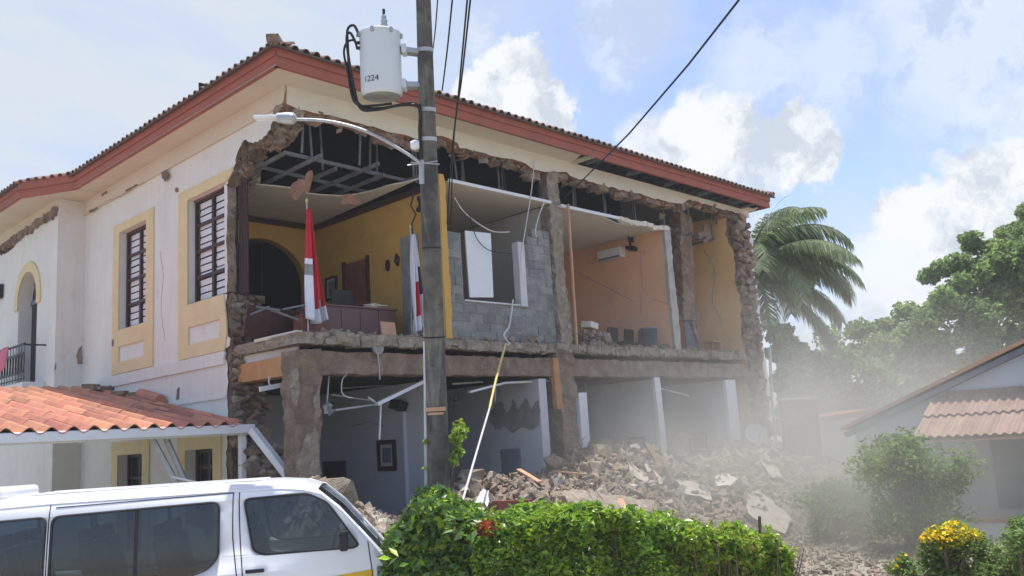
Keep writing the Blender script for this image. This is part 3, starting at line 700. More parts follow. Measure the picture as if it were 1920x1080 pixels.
# lath and plaster hanging from the torn ceiling
for px, py, w, h, sd in ((566, 335, .55, .75, 1), (655, 362, .55, .40, 2), (1240, 395, .4, .3, 3), (1322, 430, .9, .7, 4), (1362, 470, .5, 1.1, 5), (1285, 420, .9, .6, 6), (1352, 405, 1.2, .5, 7)):
    p = on(px, py, 1, .55); o = []
    rr = random.Random(sd)
    for k in range(30):
        a = 2 * math.pi * k / 30; q = .72 + .55 * noise.noise(Vector((math.cos(a) * 1.1, math.sin(a) * 1.1, sd * 3.7))) + rr.uniform(-.06, .06)
        o.append((p.x + math.cos(a) * w / 2 * q + .10 * math.sin(a), p.z - .15 + math.sin(a) * h / 2 * q))
    MB().prism(jag(o + [o[0]], .08, .03, sd)[:-1], [], 1, .53, .57, 0, 0).obj('hanging_plaster', MT['brickred'] if sd < 3 else MT['concrete'], B)

# concrete block infill with a window hole
wu0, wz0 = uz(869, 560, .12); wu1, wz1 = uz(976, 448, .12); wz0 -= .02; wz1 = 6.9
MBW = MB(); topl = [(7.42, 7.25), (7.1, 7.1), (6.9, 6.75), (6.45, 6.85), (wu1, 6.78), (wu1, wz0), (wu0, wz0), (wu0, 6.86), (3.965, 6.86)]
MBW.prism([(3.965, ZF + .01), (7.42, ZF + .01)] + topl, [], 1, .115, .23); bwall = MBW.obj('block_wall', MT['mortar'], B)
bm_ = MB(); bm_.box((0, 0, 0), (.386, .13, .186)); blk = bm_.fix(bm_.mesh('block', MT['block']))
rr = random.Random(3); row = 0; z = ZF + .115
while z < 7.2:
    u = 3.98 + (.0 if row % 2 else -.2)
    while u < 7.4:
        a = max(u, 3.98); b = min(u + .4, 7.41)
        for (s, e) in ([(a, b)] if (z < wz0 - .09) else [(a, min(b, wu0)), (max(a, wu1), b)]):
            if e - s < .09: continue
            lim = 6.86 if e <= wu0 + .01 else (6.86 if e < 6.9 else 7.25)
            if z > lim - .05: continue
            inst('block', blk, bwall, Matrix.Translation(((s + e) / 2, .172 + rr.uniform(-.014, .010), z)) @ Euler((rr.uniform(-.03, .03), rr.uniform(-.012, .012), rr.uniform(-.035, .035))).to_matrix().to_4x4() @ Matrix.Diagonal(((e - s - .014) / .386, 1, 1, 1)))
        u += .4
    z += .2; row += 1
part('window_jamb', 'palewall', (wu1 - .20, .03, wz0 - .05), (wu1 + .02, .24, 6.86), .01); part('window_sill', 'palewall', (wu0, .06, wz0 - .04), (wu1 - .2, .24, wz0), .01)
pn = MB(); pa = [on(*p, 1, .09) for p in ((870, 433), (918, 438), (923, 558), (879, 558))]
pn.prism([(p.x, p.z) for p in pa], [], 1, .05, .08)
part('attic_backing', 'attic', (.7, BV + .1, ZC + .05), (17.0, BV + .15, rz(4.2)))  # dark backing plane added to close the attic against the sky
tag(pn.obj('leaning_board', MT['white'], bevel=.004), 'tall white panel standing in the window hole of the grey block wall', 'panel')

# amber room: leaning door and dark smudged corner
dp = MB(); a = on(1278, 560, 1, 1.3); b = on(1312, 655, 1, 1.3); dp.span((a.x, 1.28, ZF + .003), (b.x, 1.33, a.z + .1))
do = dp.obj('open_door', MT['bluegrey'], B, bevel=.006); MB().box((b.x - .1, 1.25, 5.4), (.03, .06, .12)).obj('handle', MT['alu'], do)

# doors, pictures and fittings on the ochre partition (u = 3.75)
def wallbox(name, m, u, px0, py0, px1, py1, t=.04, parent=None, top=None, bot=None, bevel=.004):
    a = on(px0, py0, 0, u); b = on(px1, py1, 0, u)
    z1 = max(a.z, b.z) if top is None else top; z0 = min(a.z, b.z) if bot is None else bot
    return part(name, m, (u - t, min(a.y, b.y), z0), (u - .003, max(a.y, b.y), z1), bevel, parent)
dr = wallbox('interior_door', 'redwood', 3.75, 649, 500, 690, 490, .05, bot=ZF + .004, top=6.68)
for z in (5.0, 5.8): part('door_panel', 'redwood', (3.685, 2.78, z), (3.70, 3.42, z + .6), .01, dr)
wallbox('door_frame', 'darkwood', 3.75, 645, 500, 649, 500, .07, bot=ZF + .004, top=6.75); wallbox('door_frame', 'darkwood', 3.75, 690, 500, 693, 500, .07, bot=ZF + .004, top=6.75)
def wallpicture(name, label, u, px0, py0, px1, py1, fm, im, group=None, fw=.07):
    a = on(px0, py0, 0, u); b = on(px1, py1, 0, u); v0, v1 = sorted((a.y, b.y)); z0, z1 = sorted((a.z, b.z))
    t = thing(name, label, 'picture', (u, (v0 + v1) / 2, z0), group)
    m = MB(); m.prism([(v0, z0), (v1, z0), (v1, z1), (v0, z1)], [[(v0 + fw, z0 + fw), (v1 - fw, z0 + fw), (v1 - fw, z1 - fw), (v0 + fw, z1 - fw)]], 0, u - .05, u - .004)
    m.obj('picture_frame', MT[fm], t, bevel=.006)
    part('mat_board', 'palewall', (u - .022, v0 + fw, z0 + fw), (u - .006, v1 - fw, z1 - fw), 0, t)
    k = fw * 1.7; part('print', im, (u - .026, v0 + k, z0 + k), (u - .0225, v1 - k, z1 - k), 0, t)
    return t
wallpicture('framed_picture', 'framed picture on the ochre wall beside the red wooden door', 3.75, 612, 522, 634, 560, 'darkwood', 'bluegrey', fw=.06)
for i, (px, py, w, h, l) in enumerate(((728, 498, .13, .27, 'oval dark wall ornament to the right of the red wooden door'), (746, 488, .12, .26, 'tilted dark wall ornament nearest the white flag on the ochre wall'))):
    p = on(px, py, 0, 3.74); m = MB(); n = 14
    o = [(p.y + w / 2 * math.cos(2 * math.pi * k / n), p.z + h / 2 * math.sin(2 * math.pi * k / n)) for k in range(n)]
    if i: o = [(p.y - .07, p.z + .05), (p.y + .03, p.z + .16), (p.y + .10, p.z - .02), (p.y - .02, p.z - .15)]
    ii = [(p.y + (q[0] - p.y) * .55, p.z + (q[1] - p.z) * .55) for q in o]
    m.prism(o, [ii], 0, 3.70, 3.745); tag(m.obj('wall_ornament', MT['darkwood'], bevel=.006), l, 'ornament')
part('grey_board', 'block', (3.70, .75, 4.6), (3.747, 1.35, 6.9), .01)
# dark curtain panel inside the second window
m = MB(); m.grid(lambda a, b: (.26 + .03 * math.sin(a * 20), 2.02 + a * .32, 5.5 + b * 2.36), 20, 2)
cu = m.obj('shutter_panel', MT['darkwood'], B); cu.modifiers.new('thick', 'SOLIDIFY').thickness = .02

# desk in the corner office
dk = thing('office_desk', 'long purple brown desk inside the corner office upstairs', 'desk', (1.9, .9, ZF))
a = on(603, 600, 1, 1.0); b = on(743, 600, 1, 1.0)
u0, u1 = a.x, b.x; part('desktop', 'desk', (u0 - .04, .97, 5.16), (u1 + .04, 1.85, 5.20), .008, dk)
n = 4
for k in range(n): w = (u1 - u0) / n; part('front_panel', 'desk', (u0 + k * w + .006, 1.0, ZF + .005), (u0 + (k + 1) * w - .006, 1.03, 5.157), .004, dk)
part('side_panel', 'desk', (u0, 1.032, ZF + .005), (u0 + .03, 1.82, 5.157), 0, dk); part('side_panel', 'desk', (u1 - .03, 1.032, ZF + .005), (u1, 1.82, 5.157), 0, dk)
mo = thing('monitor', 'black computer monitor standing on the purple brown desk', 'monitor', (1.4, 1.4, 5.2))
p = on(641, 552, 1, 1.5); part('screen', 'dark', (p.x - .27, 1.48, 5.30), (p.x + .27, 1.53, 5.62), .01, mo); part('stand', 'dark', (p.x - .04, 1.49, 5.205), (p.x + .04, 1.53, 5.30), 0, mo); part('foot', 'dark', (p.x - .14, 1.42, 5.201), (p.x + .14, 1.62, 5.215), 0, mo)
p = on(703, 562, 1, 1.25); m = MB()
for k in range(5): m.box((p.x + R.uniform(-.05, .05), 1.3 + R.uniform(-.05, .05), 5.212 + k * .022), (.42, .3, .02), (0, R.uniform(-.05, .05), R.uniform(-.4, .4)))
tag(m.obj('paper_stack', MT['band']), 'untidy stack of papers on the far end of the desk', 'papers')
p = on(728, 612, 1, .35); m = MB(); m.box((p.x, .35, ZF + .175), (.40, .03, .34), (math.radians(-8), 0, .1)); tag(m.obj('cardboard_sheet', MT['cardboard'], bevel=.004), 'square orange cardboard sheet propped at the floor edge', 'cardboard')
# toppled furniture behind the first flag
tb = thing('overturned_table', 'overturned dark table with thin legs in the corner office', 'table', (.95, 1.2, ZF))
p = on(515, 600, 1, 1.1)
m = MB(); m.box((p.x, 1.25, ZF + .33), (1.1, .05, .62), (.25, .05, 0)); m.obj('tabletop', MT['darkwood'], tb, bevel=.006)
for q0, q1 in (((470, 590), (505, 575)), ((500, 578), (560, 600)), ((530, 580), (572, 572)), ((480, 575), (525, 582))):
    MB().tube([on(*q0, 1, .8), on(*q1, 1, .6)], .022, 6).obj('leg', MT['steel'], tb)
st = thing('wooden_side_cabinet', 'low reddish cabinet at the foot of the red and white flag', 'cabinet', (1.0, .7, ZF))
p = on(588, 610, 1, .75); part('carcass', 'redwood', (p.x - .30, .72, ZF + .003), (p.x + .28, 1.0, ZF + .42), .008, st); part('cabinet_top', 'redwood', (p.x - .32, .70, ZF + .422), (p.x + .30, 1.02, ZF + .45), .005, st)
# board and rail lying on the slab by the corner
a = on(482, 642, 1, .7); b = on(566, 623, 1, -.0)
tag(MB().bar(on(482, 640, 0, .1), on(562, 622, 0, .35), .16, .06).obj('plank', MT['band'], bevel=.006), 'pale plank lying along the broken floor edge at the corner', 'plank')
MB().bar((.28, 2.3, 4.16), (.42, .45, 4.20), .04, .20).obj('edge_channel', MT['white'], B, bevel=.006)
MB().rough((.3, 2.3, 4.33), (.4, .3, 4.36), .4, .17, .04, 14, 0, 33).obj('slab_remnant', MT['slab'], B)

# flags
def flag(name, label, px, ytop, ybot, v, wtop, wbot, mats, mfn, lean, seed):
    a = on(px, ytop, 1, v); b = on(px + lean, ybot, 1, v)
    t = thing(name, label, 'flag', (b.x, v, ZF))
    MB().tube([(b.x - .1, v + .03, ZF), (a.x, v + .03, a.z + .12)], .016, 8).obj('flag_pole', MT['alu'], t)
    MB().tube([(a.x, v + .03, a.z + .12), (a.x, v + .03, a.z + .18), (a.x, v + .03, a.z + .24)], [.012, .035, .005], 8).obj('finial', MT['yellowrope'], t)
    MB().tube([(b.x - .1, v + .03, ZF + .003), (b.x - .1, v + .03, ZF + .05)], [.16, .12], 14).obj('flag_base', MT['dark'], t)
    def fn(s, q):
        w = wtop + (wbot - wtop) * q ** .8; x = a.x + (b.x - a.x) * q + (s - .35) * w
        return (x, v - .02 + .085 * math.sin(s * 15 + seed + q * 2.2) * (.25 + q) + .03 * math.sin(s * 31 + q * 4), a.z + (b.z - a.z) * q - .10 * math.sin(s * 3 + seed) * q)
    o = MB().grid(fn, 40, 40, 0, mfn).obj('cloth', [MT[m] for m in mats], t, smooth=True); o.modifiers.new('thick', 'SOLIDIFY').thickness = .006
    return t
flag('hanging_flag', 'tall red and white flag hanging from a pole in the corner office', 577, 392, 598, .62, .05, .40, ['red', 'whitecloth', 'block'],
     lambda s, q: (1 if (q > .60 and s < .50) else (2 if (q > .80 and .6 < s < .8) else (1 if q > .88 else 0))) if not (.44 < q < .60 and s < .30) else (1 if q < .51 else 2), 10, 0)
flag('hanging_flag', 'white flag with red and navy patches hanging beside the utility pole', 772, 440, 622, .45, .06, .36, ['whitecloth', 'red', 'blue'],
     lambda s, q: 1 if (.45 < q < .86 and .12 < s < .55 + (q - .5) * .3 and q > .45 + abs(s - .3) * .3) else (2 if (.34 < q < .66 and s > .72) else 0), 8, 2)
MB().tube([on(776, 362, 1, .45), on(770, 385, 1, .45), on(780, 402, 1, .45), on(772, 420, 1, .45), on(774, 440, 1, .45)], .018, 6).obj('dangling_conduit', MT['dark'], B)
MB().tube([on(785, 368, 1, .5), on(790, 385, 1, .5), on(784, 395, 1, .5)], .06, 7).obj('junction_box', MT['dark'], B)

# peach room contents
ac = thing('air_conditioner', 'white air conditioner on the peach wall under the ceiling', 'air conditioner', (12.3, 2.2, 7.3))
a = on(1128, 470, 0, 12.35); b = on(1172, 462, 0, 12.35)
v0, v1 = sorted((a.y, b.y)); part('housing', 'white', (12.10, v0, 7.38), (12.347, v1, 7.70), .03, ac); part('outlet_flap', 'bluegrey', (12.085, v0 + .05, 7.385), (12.098, v1 - .05, 7.44), 0, ac)
tv = thing('wall_bracket', 'black wall bracket with a small dark box beside the air conditioner', 'bracket', (12.3, 1.0, 7.0))
p = on(1184, 465, 0, 12.2); MB().bar((12.2, p.y + .08, p.z + .42), (12.15, p.y - .02, p.z), .06, .04).obj('arm', MT['dark'], tv); MB().box((12.12, p.y - .05, p.z - .03), (.22, .3, .10), (.2, .2, .1)).obj('box', MT['dark'], tv, bevel=.01); MB().span((12.3, p.y, p.z + .2), (12.347, p.y + .14, p.z + .5)).obj('wall_plate', MT['dark'], tv)
for k, (px, l) in enumerate(((1148, 'black office chair farthest from the dark bin in the peach room'), (1178, 'middle black office chair in the peach room'), (1204, 'black office chair right behind the dark bin in the peach room'))):
    p = on(px, 636, 1, .85 + .1 * k); c = thing('office_chair', l, 'chair', (p.x, p.y, ZF), 'black chairs in the peach room')
    x, y = p.x, p.y
    MB().box((x, y - .02, ZF + .40), (.46, .05, .52), (.12, 0, .05 * k)).obj('backrest', MT['dark'], c, bevel=.02); MB().box((x, y + .24, ZF + .30), (.46, .44, .07), (0, 0, .05 * k)).obj('seat', MT['dark'], c, bevel=.02)
    for sx in (-.19, .19):
        for sy in (.06, .42): MB().tube([(x + sx, y + sy, ZF + .003), (x + sx, y + sy, ZF + .28)], .014, 6).obj('leg', MT['steel'], c)
p = on(1222, 655, 1, .35); bn = thing('waste_bin', 'dark blue grey round bin standing on the broken floor edge', 'bin', (p.x, .4, ZF))
MB().tube([(p.x, .4, ZF + .003), (p.x, .4, ZF + .6)], [.20, .24], 18).obj('drum', MT['navy'], bn, smooth=True); MB().tube([(p.x, .4, ZF + .6), (p.x, .4, ZF + .64)], [.25, .25], 18).obj('lid', MT['bluegrey'], bn, smooth=True)
hp2 = thing('brick_heap', 'small heap of broken bricks on the floor of the peach room', 'bricks', (8.5, .4, ZF))
rr = random.Random(9)
for k in range(46):
    t = rr.random(); p = on(1088 + 46 * t, 650, 1, .45); q = Vector((p.x, .45 + rr.uniform(-.25, .25), ZF + .06 + rr.random() * .42 * (1 - abs(t - .4))))
    stone(hp2, q, (rr.uniform(.14, .3), rr.uniform(.14, .26), rr.uniform(.1, .2)), rr)
p = on(1105, 600, 1, .45); m = MB(); m.box((p.x, .45, ZF + .60), (.40, .3, .16), (.1, .1, .2)); tag(m.obj('carton', MT['band'], bevel=.006), 'pale carton resting on the brick heap in the peach room', 'box')
# loose tubes and wires around the broken front
def wire(name, label, pts, r, m='rubber', cat='wire', group=None, n=6):
    return tag(MB().tube(pts, r, n).obj(name, MT[m], None, smooth=True), label, cat, group)
def curve(pts, n=10):
    P = [pts[0]] + list(pts) + [pts[-1]]; out = []
    for i in range(1, len(P) - 2):
        for k in range(n):
            t = k / n; a, b, c, d = P[i - 1], P[i], P[i + 1], P[i + 2]
            out.append(.5 * ((2 * b) + (c - a) * t + (2 * a - 5 * b + 4 * c - d) * t * t + (3 * b - a - 3 * c + d) * t ** 3))
    out.append(P[-2]); return out
def vis(pts, v): return curve([on(x, y, 1, v) for x, y in pts])
wire('loose_cable', 'white cable sagging across the top of the grey block wall', vis([(852, 370), (868, 395), (895, 418), (925, 434), (955, 435)], -.03), .014, 'pvc')
wire('loose_cable', 'dark cable looping over the white window panel', vis([(880, 400), (893, 445), (915, 468), (945, 474), (960, 475)], -.04), .010, 'rubber')
wire('loose_cable', 'thin white cable hanging beside the window jamb', vis([(1002, 300), (996, 360), (985, 430), (977, 480), (975, 530)], -.06), .014, 'pvc')
wire('loose_cable', 'pale cable dangling left of the broken middle column', vis([(1020, 380), (1012, 400), (1004, 430), (1006, 445)], -.06), .018, 'pvc')
wire('loose_conduit', 'slanting pale tube leaning on the peach room ceiling', [on(1122, 408, 1, .3), on(1158, 433, 1, .9)], .03, 'pvc', 'tube')
hc = thing('hanging_hose', 'white and yellow hose hanging from the window hole to the ground', 'hose', tuple(on(872, 930, 1, -3.3)))
top = on(962, 562, 1, .0); mid = on(948, 645, 1, -.35); low_ = on(870, 930, 1, -3.2)
MB().tube(curve([top, on(955, 610, 1, -.15), on(945, 628, 1, -.3), on(955, 645, 1, -.35), mid]), .021, 8).obj('upper_hose', MT['pvc'], hc, smooth=True)
MB().tube(curve([mid, on(930, 712, 1, -1.0), on(918, 765, 1, -1.5)]), .026, 8).obj('yellow_hose', MT['yellowrope'], hc, smooth=True)
MB().tube(curve([on(918, 765, 1, -1.5), on(893, 850, 1, -2.3), low_, on(862, 960, 1, -3.4)]), .020, 8).obj('lower_hose', MT['pvc'], hc, smooth=True)

# ------------------------------------------------------------------ ground floor rooms
ZG = 3.62
part('floor', 'mortar', (.0, -.3, .0), (17.2, BV, .10))
part('partition_wall', 'lilac', (3.75, .55, .1), (3.95, BV, ZG)); part('back_wall', 'lilac', (.62, BV + .004, .1), (16.2, BV + .2, ZG))
dd = on(607, 865, 0, 3.75); part('dark_door', 'navy', (3.705, 3.75, .1), (3.747, 4.66, 2.0), .006)
part('wall_pilaster', 'lilac', (3.66, 1.44, .1), (3.747, 1.50, 3.0), .004)
wallpicture('framed_picture', 'large brown framed picture on the lilac ground floor wall', 3.75, 709, 826, 745, 882, 'darkwood', 'bluegrey', fw=.10)
sp_ = on(748, 760, 0, 3.6); tag(MB().box((3.58, sp_.y, sp_.z), (.26, .34, .20), (.1, .3, .05)).obj('loudspeaker', MT['dark'], bevel=.015), 'black speaker box high on the lilac wall', 'speaker')
L2 = 6.62
mb = MB(); mb.prism([(.05, .1), (.06, ZG), (BV, ZG), (BV, .1)], [], 0, L2, L2 + .26); mb.obj('partition_wall', MT['lilac'], B)
o = [vz(*p, L2) for p in ((925, 765), (938, 752), (952, 775), (962, 748), (972, 770), (985, 745), (997, 768), (1012, 750), (1013, 790), (1000, 806), (980, 800), (962, 812), (945, 800), (930, 806), (918, 790))]
MB().prism(jag(o + [o[0]], .1, .04, 71)[:-1], [], 0, L2 - .02, L2 - .004).obj('plaster_scar', MT['mortar'], B)
a = on(940, 842, 0, L2); b = on(976, 842, 0, L2); part('dark_door', 'bluegrey', (L2 - .05, min(a.y, b.y), .1), (L2 - .004, max(a.y, b.y), a.z), .006)
part('door_reveal', 'palewall', (L2 - .06, max(a.y, b.y) + .002, .1), (L2 - .004, max(a.y, b.y) + .35, a.z + .02), .004)
mb = MB(); mb.prism([(11.22, .1), (11.48, .1), (11.5, 2), (11.46, ZG + .05), (11.2, ZG + .05), (11.24, 2)], [], 1, .0, .098); mb.obj('partition_end', MT['white'], B)
part('partition_wall', 'lilac', (11.25, .1, .1), (11.46, BV, ZG)); part('partition_wall', 'lilac', (14.85, .1, .1), (15.05, BV, ZG)); part('partition_end', 'white', (14.83, 0, .1), (15.4, .098, ZG))
wallpicture('framed_picture', 'small dark framed picture on the bluish wall above the rubble', 11.25, 1178, 820, 1212, 850, 'dark', 'lilac', fw=.06)
wallpicture('framed_picture', 'dark framed board on the bluish wall next to the white pillar edge', 11.25, 1106, 832, 1143, 866, 'dark', 'navy', fw=.05)
wallpicture('framed_picture', 'dim framed picture on the dusty end wall downstairs', 14.85, 1292, 812, 1330, 848, 'dark', 'bluegrey', fw=.07)
# hanging ceiling grid and ducts downstairs
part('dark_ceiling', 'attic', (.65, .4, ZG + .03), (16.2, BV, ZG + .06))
def gb(a, b, v, w=.07, h=.05, m='white', v2=None): return MB().bar(on(*a, 1, v), on(*b, 1, v if v2 is None else v2), w, h).obj('ceiling_rail', MT[m], B, bevel=.004)
gb((706, 758), (800, 712), .3, .11, .07); gb((608, 772), (712, 757), .6, .05, .04, 'alu'); gb((880, 735), (945, 718), .3, .10, .05); gb((945, 718), (1030, 714), .3, .10, .05)
gb((487, 730), (550, 718), .9, .06, .09); gb((617, 700), (612, 770), .35, .025, .025, 'alu'); gb((714, 757), (711, 824), .5, .035, .03); gb((690, 745), (712, 760), .5, .03, .03)
gb((848, 720), (905, 716), .8, .05, .04, 'alu'); gb((928, 722), (928, 752), .5, .03, .03, 'alu'); gb((1236, 728), (1290, 742), .3, .05, .04, 'alu'); gb((620, 740), (700, 752), 1.5, .05, .03, 'alu'); gb((640, 728), (760, 720), 2.2, .05, .03, 'alu')
wire('loose_cable', 'pale cable looping under the front beam near the corner column', vis([(652, 700), (642, 712), (641, 735), (650, 744), (662, 746)], .1), .012, 'pvc')
wire('loose_cable', 'short drooping wire under the orange beam face', vis([(505, 706), (504, 716), (506, 722)], .2), .012, 'pvc')
m = MB()
for k in range(7): m.box(on(616 + R.uniform(-8, 10), 768 + R.uniform(-8, 6), 1, .35), (.16, .02, .09), (R.uniform(-2, 2), R.uniform(-2, 2), R.uniform(-2, 2)))
m.obj('torn_foil', MT['alu'], B)['kind'] = 'stuff'
dsh = on(710, 652, 1, -.06); tag(MB().tube([dsh, dsh + Vector((0, .06, 0))], [.13, .13], 16).obj('round_cover', MT['block'], None), 'round grey cover plate hanging between slab and beam', 'cover')
wire('loose_conduit', 'thin grey conduit hanging from the round cover plate', vis([(708, 662), (711, 690), (712, 712)], -.05), .016, 'alu', 'tube')

# hairline cracks on the painted walls
def crack(pix, u, r=.008):
    P = curve([on(x, y, 0, u - .002) for x, y in pix], 6); rr2 = random.Random(int(pix[0][0])); P = [p + Vector((0, rr2.uniform(-.02, .02), rr2.uniform(-.02, .02))) for p in P]
    MB().tube(P, r, 4).obj('wall_crack', MT['mortar'], B)
crack([(1075, 508), (1110, 525), (1150, 545), (1188, 566)], 12.35); crack([(1200, 470), (1203, 530), (1201, 590)], 12.35, .007); crack([(1222, 560), (1240, 566), (1256, 570)], 12.35)
crack([(660, 800), (690, 792), (720, 800)], 3.75); crack([(1320, 470), (1340, 510), (1335, 560), (1352, 600)], 16.22, .012); crack([(620, 470), (640, 462), (650, 440)], 3.75, .006)
crack([(155, 400), (157, 470), (154, 560), (156, 640)], -.0, .006); crack([(300, 470), (306, 520), (302, 580), (310, 640)], 0, .005); crack([(165, 398), (200, 378), (235, 362), (270, 340)], -.055, .008)
# crumbs of masonry lying on the torn floor
m = MB(); rr = random.Random(44); hv0 = [([v.co.copy() for v in me.vertices], [list(p.vertices) for p in me.polygons]) for me in hull_me]
for k in range(900):
    u = rr.uniform(.6, 16); v = abs(rr.gauss(0, .8)) + .02; s = .03 + abs(rr.gauss(0, .045)); vs, fs = rr.choice(hv0); q = Euler((rr.uniform(-3, 3), rr.uniform(-3, 3), 0)).to_matrix()
    if v > 4.5: continue
    m.add([Vector((u, v, ZF + s * .3)) + q @ (p * s * 1.4) for p in vs], fs)
m.obj('floor_crumbs', MT['stone'], B, fix=False)['kind'] = 'stuff'

q0 = on(1283, 600, 1, .75); q1 = on(1276, 405, 1, .75); MB().rough(q0, q1, .62, .4, .09, 30, 0, 91).obj('column', MT['concrete'], B)
q0 = on(1296, 600, 1, .72); q1 = on(1312, 655, 1, .72); MB().rough(q0, q1, .12, .1, .05, 10, 0, 92).obj('broken_stub', MT['concrete'], B)
p = on(1335, 640, 1, 1.0); ch = thing('wooden_stool', 'wooden stool frame in the amber room by the leaning door', 'stool', (p.x, 1.0, ZF))
MB().box((p.x, 1.0, ZF + .45), (.5, .4, .04)).obj('seat', MT['cardboard'], ch, bevel=.006)
for sx in (-.22, .22):
    for sy in (-.16, .16): MB().tube([(p.x + sx, 1 + sy, ZF + .003), (p.x + sx * .9, 1 + sy * .9, ZF + .43)], .02, 6).obj('leg', MT['cardboard'], ch)

# litter: papers upstairs, fallen ceiling boards downstairs
m = MB(); rr = random.Random(58)
for k in range(70):
    u = rr.uniform(.8, 12); v = abs(rr.gauss(.2, .8)) + .1
    if 3.6 < u < 7.6 or v > 4.5: continue
    m.box((u, v, ZF + .012 + rr.random() * .03), (.21, .30, .004), (rr.uniform(-.12, .12), rr.uniform(-.12, .12), rr.uniform(0, 3)))
m.obj('scattered_papers', MT['whitecloth'], B)['kind'] = 'stuff'
for k, (a, b, v, w) in enumerate((((1130, 850), (1150, 770), 2.5, .6), ((1265, 850), (1310, 760), 1.4, .5), ((985, 900), (1000, 830), 1.5, .35))):
    MB().bar(on(*a, 1, v), on(*b, 1, v + .5), w, .02).obj('fallen_ceiling_board', MT['ceiling'], B)
for k in range(16):
    u = rr.uniform(.9, 15.5); v = rr.uniform(.3, 2.5); p = Vector((u, v, ZG)); MB().tube(curve([p, p + Vector((rr.uniform(-.1, .1), 0, -rr.uniform(.1, .4))), p + Vector((rr.uniform(-.3, .3), rr.uniform(-.1, .1), -rr.uniform(.3, .9)))], 5), .008, 5).obj('hanging_wire', MT['pvc'] if k % 2 else MT['rubber'], B)
# ------------------------------------------------------------------ rubble
RB = thing('rubble_pile', 'long heap of broken masonry along the foot of the collapsed front wall', 'rubble', (8, -1, 0))
crest = [uz(x, y, -.5) for x, y in ((545, 885), (600, 935), (650, 962), (720, 968), (800, 945), (865, 882), (905, 892), (950, 905), (1000, 885), (1060, 866), (1105, 846), (1165, 842), (1210, 862), (1260, 862), (1320, 855), (1380, 835), (1430, 835), (1480, 868), (1540, 925))]
def crest_h(u):
    if u <= crest[0][0]: return max(0, crest[0][1] * (1 - (crest[0][0] - u) / 1.2))
    for i in range(len(crest) - 1):
        a, b = crest[i], crest[i + 1]
        if a[0] <= u <= b[0]: return a[1] + (b[1] - a[1]) * (u - a[0]) / max(1e-6, b[0] - a[0])
    return max(0, crest[-1][1] * (1 - (u - crest[-1][0]) / 4))
def hgt(u, v):
    h = crest_h(u)
    w = 3.6 + .18 * max(0, u - 6)
    if v < -.5: s = 1 - .10 * min(1, -.5 - v) if v > -1.5 else .90 * max(0, 1 - (-1.5 - v) / w) ** 1.1
    else: s = max(0, 1 - (v + .5) / 3.0) ** 1.2
    n = noise.fractal(Vector((u * .9, v * .9, 3.3)), 1, 2, 4)
    return max(0, h * s * (1 + .16 * n) + .05 * n - .06)
m = MB(); m.grid(lambda a, b: (-1.2 + a * 25, -7.5 + b * 10, hgt(-1.2 + a * 25, -7.5 + b * 10) + .02 * noise.noise(Vector((a * 160, b * 70, 0))) - .01), 250, 100)
m.obj('rubble_bed', MT['earth'], RB)['kind'] = 'stuff'
rr = random.Random(21); cand = []
while len(cand) < 300:
    u = rr.uniform(-.6, 21); v = rr.gauss(-1.2, 1.5)
    if v > 1.6 or v < -6.5: continue
    h = hgt(u, v)
    if h < .06: continue
    cand.append((u, v, h))
for (u, v, h) in cand:
    s = min(.62, .13 + abs(rr.gauss(0, .17)))
    stone(RB, Vector((u, v, h + s * .12)), (s * rr.uniform(.8, 1.35), s * rr.uniform(.7, 1.2), s * rr.uniform(.5, .95)), rr)
m = MB(); hv = [([v.co.copy() for v in me.vertices], [list(p.vertices) for p in me.polygons]) for me in hull_me]
for k in range(12000):
    u = rr.uniform(-.8, 23); v = rr.gauss(-1.5, 1.8)
    if v > 2.5 or v < -7.4: continue
    h = hgt(u, v)
    if h < .01 and rr.random() < .7: continue
    s = min(.3, .045 + abs(rr.gauss(0, .07))); vs, fs = rr.choice(hv)
    q = Euler((rr.uniform(-3, 3), rr.uniform(-3, 3), rr.uniform(-3, 3))).to_matrix(); c = Vector((u, v, h + s * .15)); sc = Vector((s * rr.uniform(.7, 1.5), s, s * rr.uniform(.6, 1)))
    m.add([c + q @ Vector((p.x * sc.x, p.y * sc.y, p.z * sc.z)) for p in vs], fs)
for k in range(5500):
    p = lvl(BASE, rr.uniform(2.5, 12), rr.uniform(11.5, 19), 0); h = hgt(p.x, p.y)
    s = .02 + abs(rr.gauss(0, .035)); vs, fs = rr.choice(hv); q = Euler((rr.uniform(-3, 3), rr.uniform(-3, 3), rr.uniform(-3, 3))).to_matrix(); c = Vector((p.x, p.y, h + s * .1))
    m.add([c + q @ (w_ * s * 1.3) for w_ in vs], fs)
MT['chips'] = mat('rubble chips', (.29, .235, .18), (.20, .16, .12), 5, .95, .5, 25, stain=(.44, .40, .34), sscale=3, slo=.5, shi=.68, samt=.7, island=.25)
m.obj('small_rubble', MT['chips'], RB, fix=False)['kind'] = 'stuff'
MT['dustplaster'] = mat('dusty fallen plaster', (.46, .425, .365), (.36, .33, .28), 2.5, .95, .4, 30, stain=(.30, .25, .20), sscale=2.4, slo=.5, shi=.66, samt=.7)
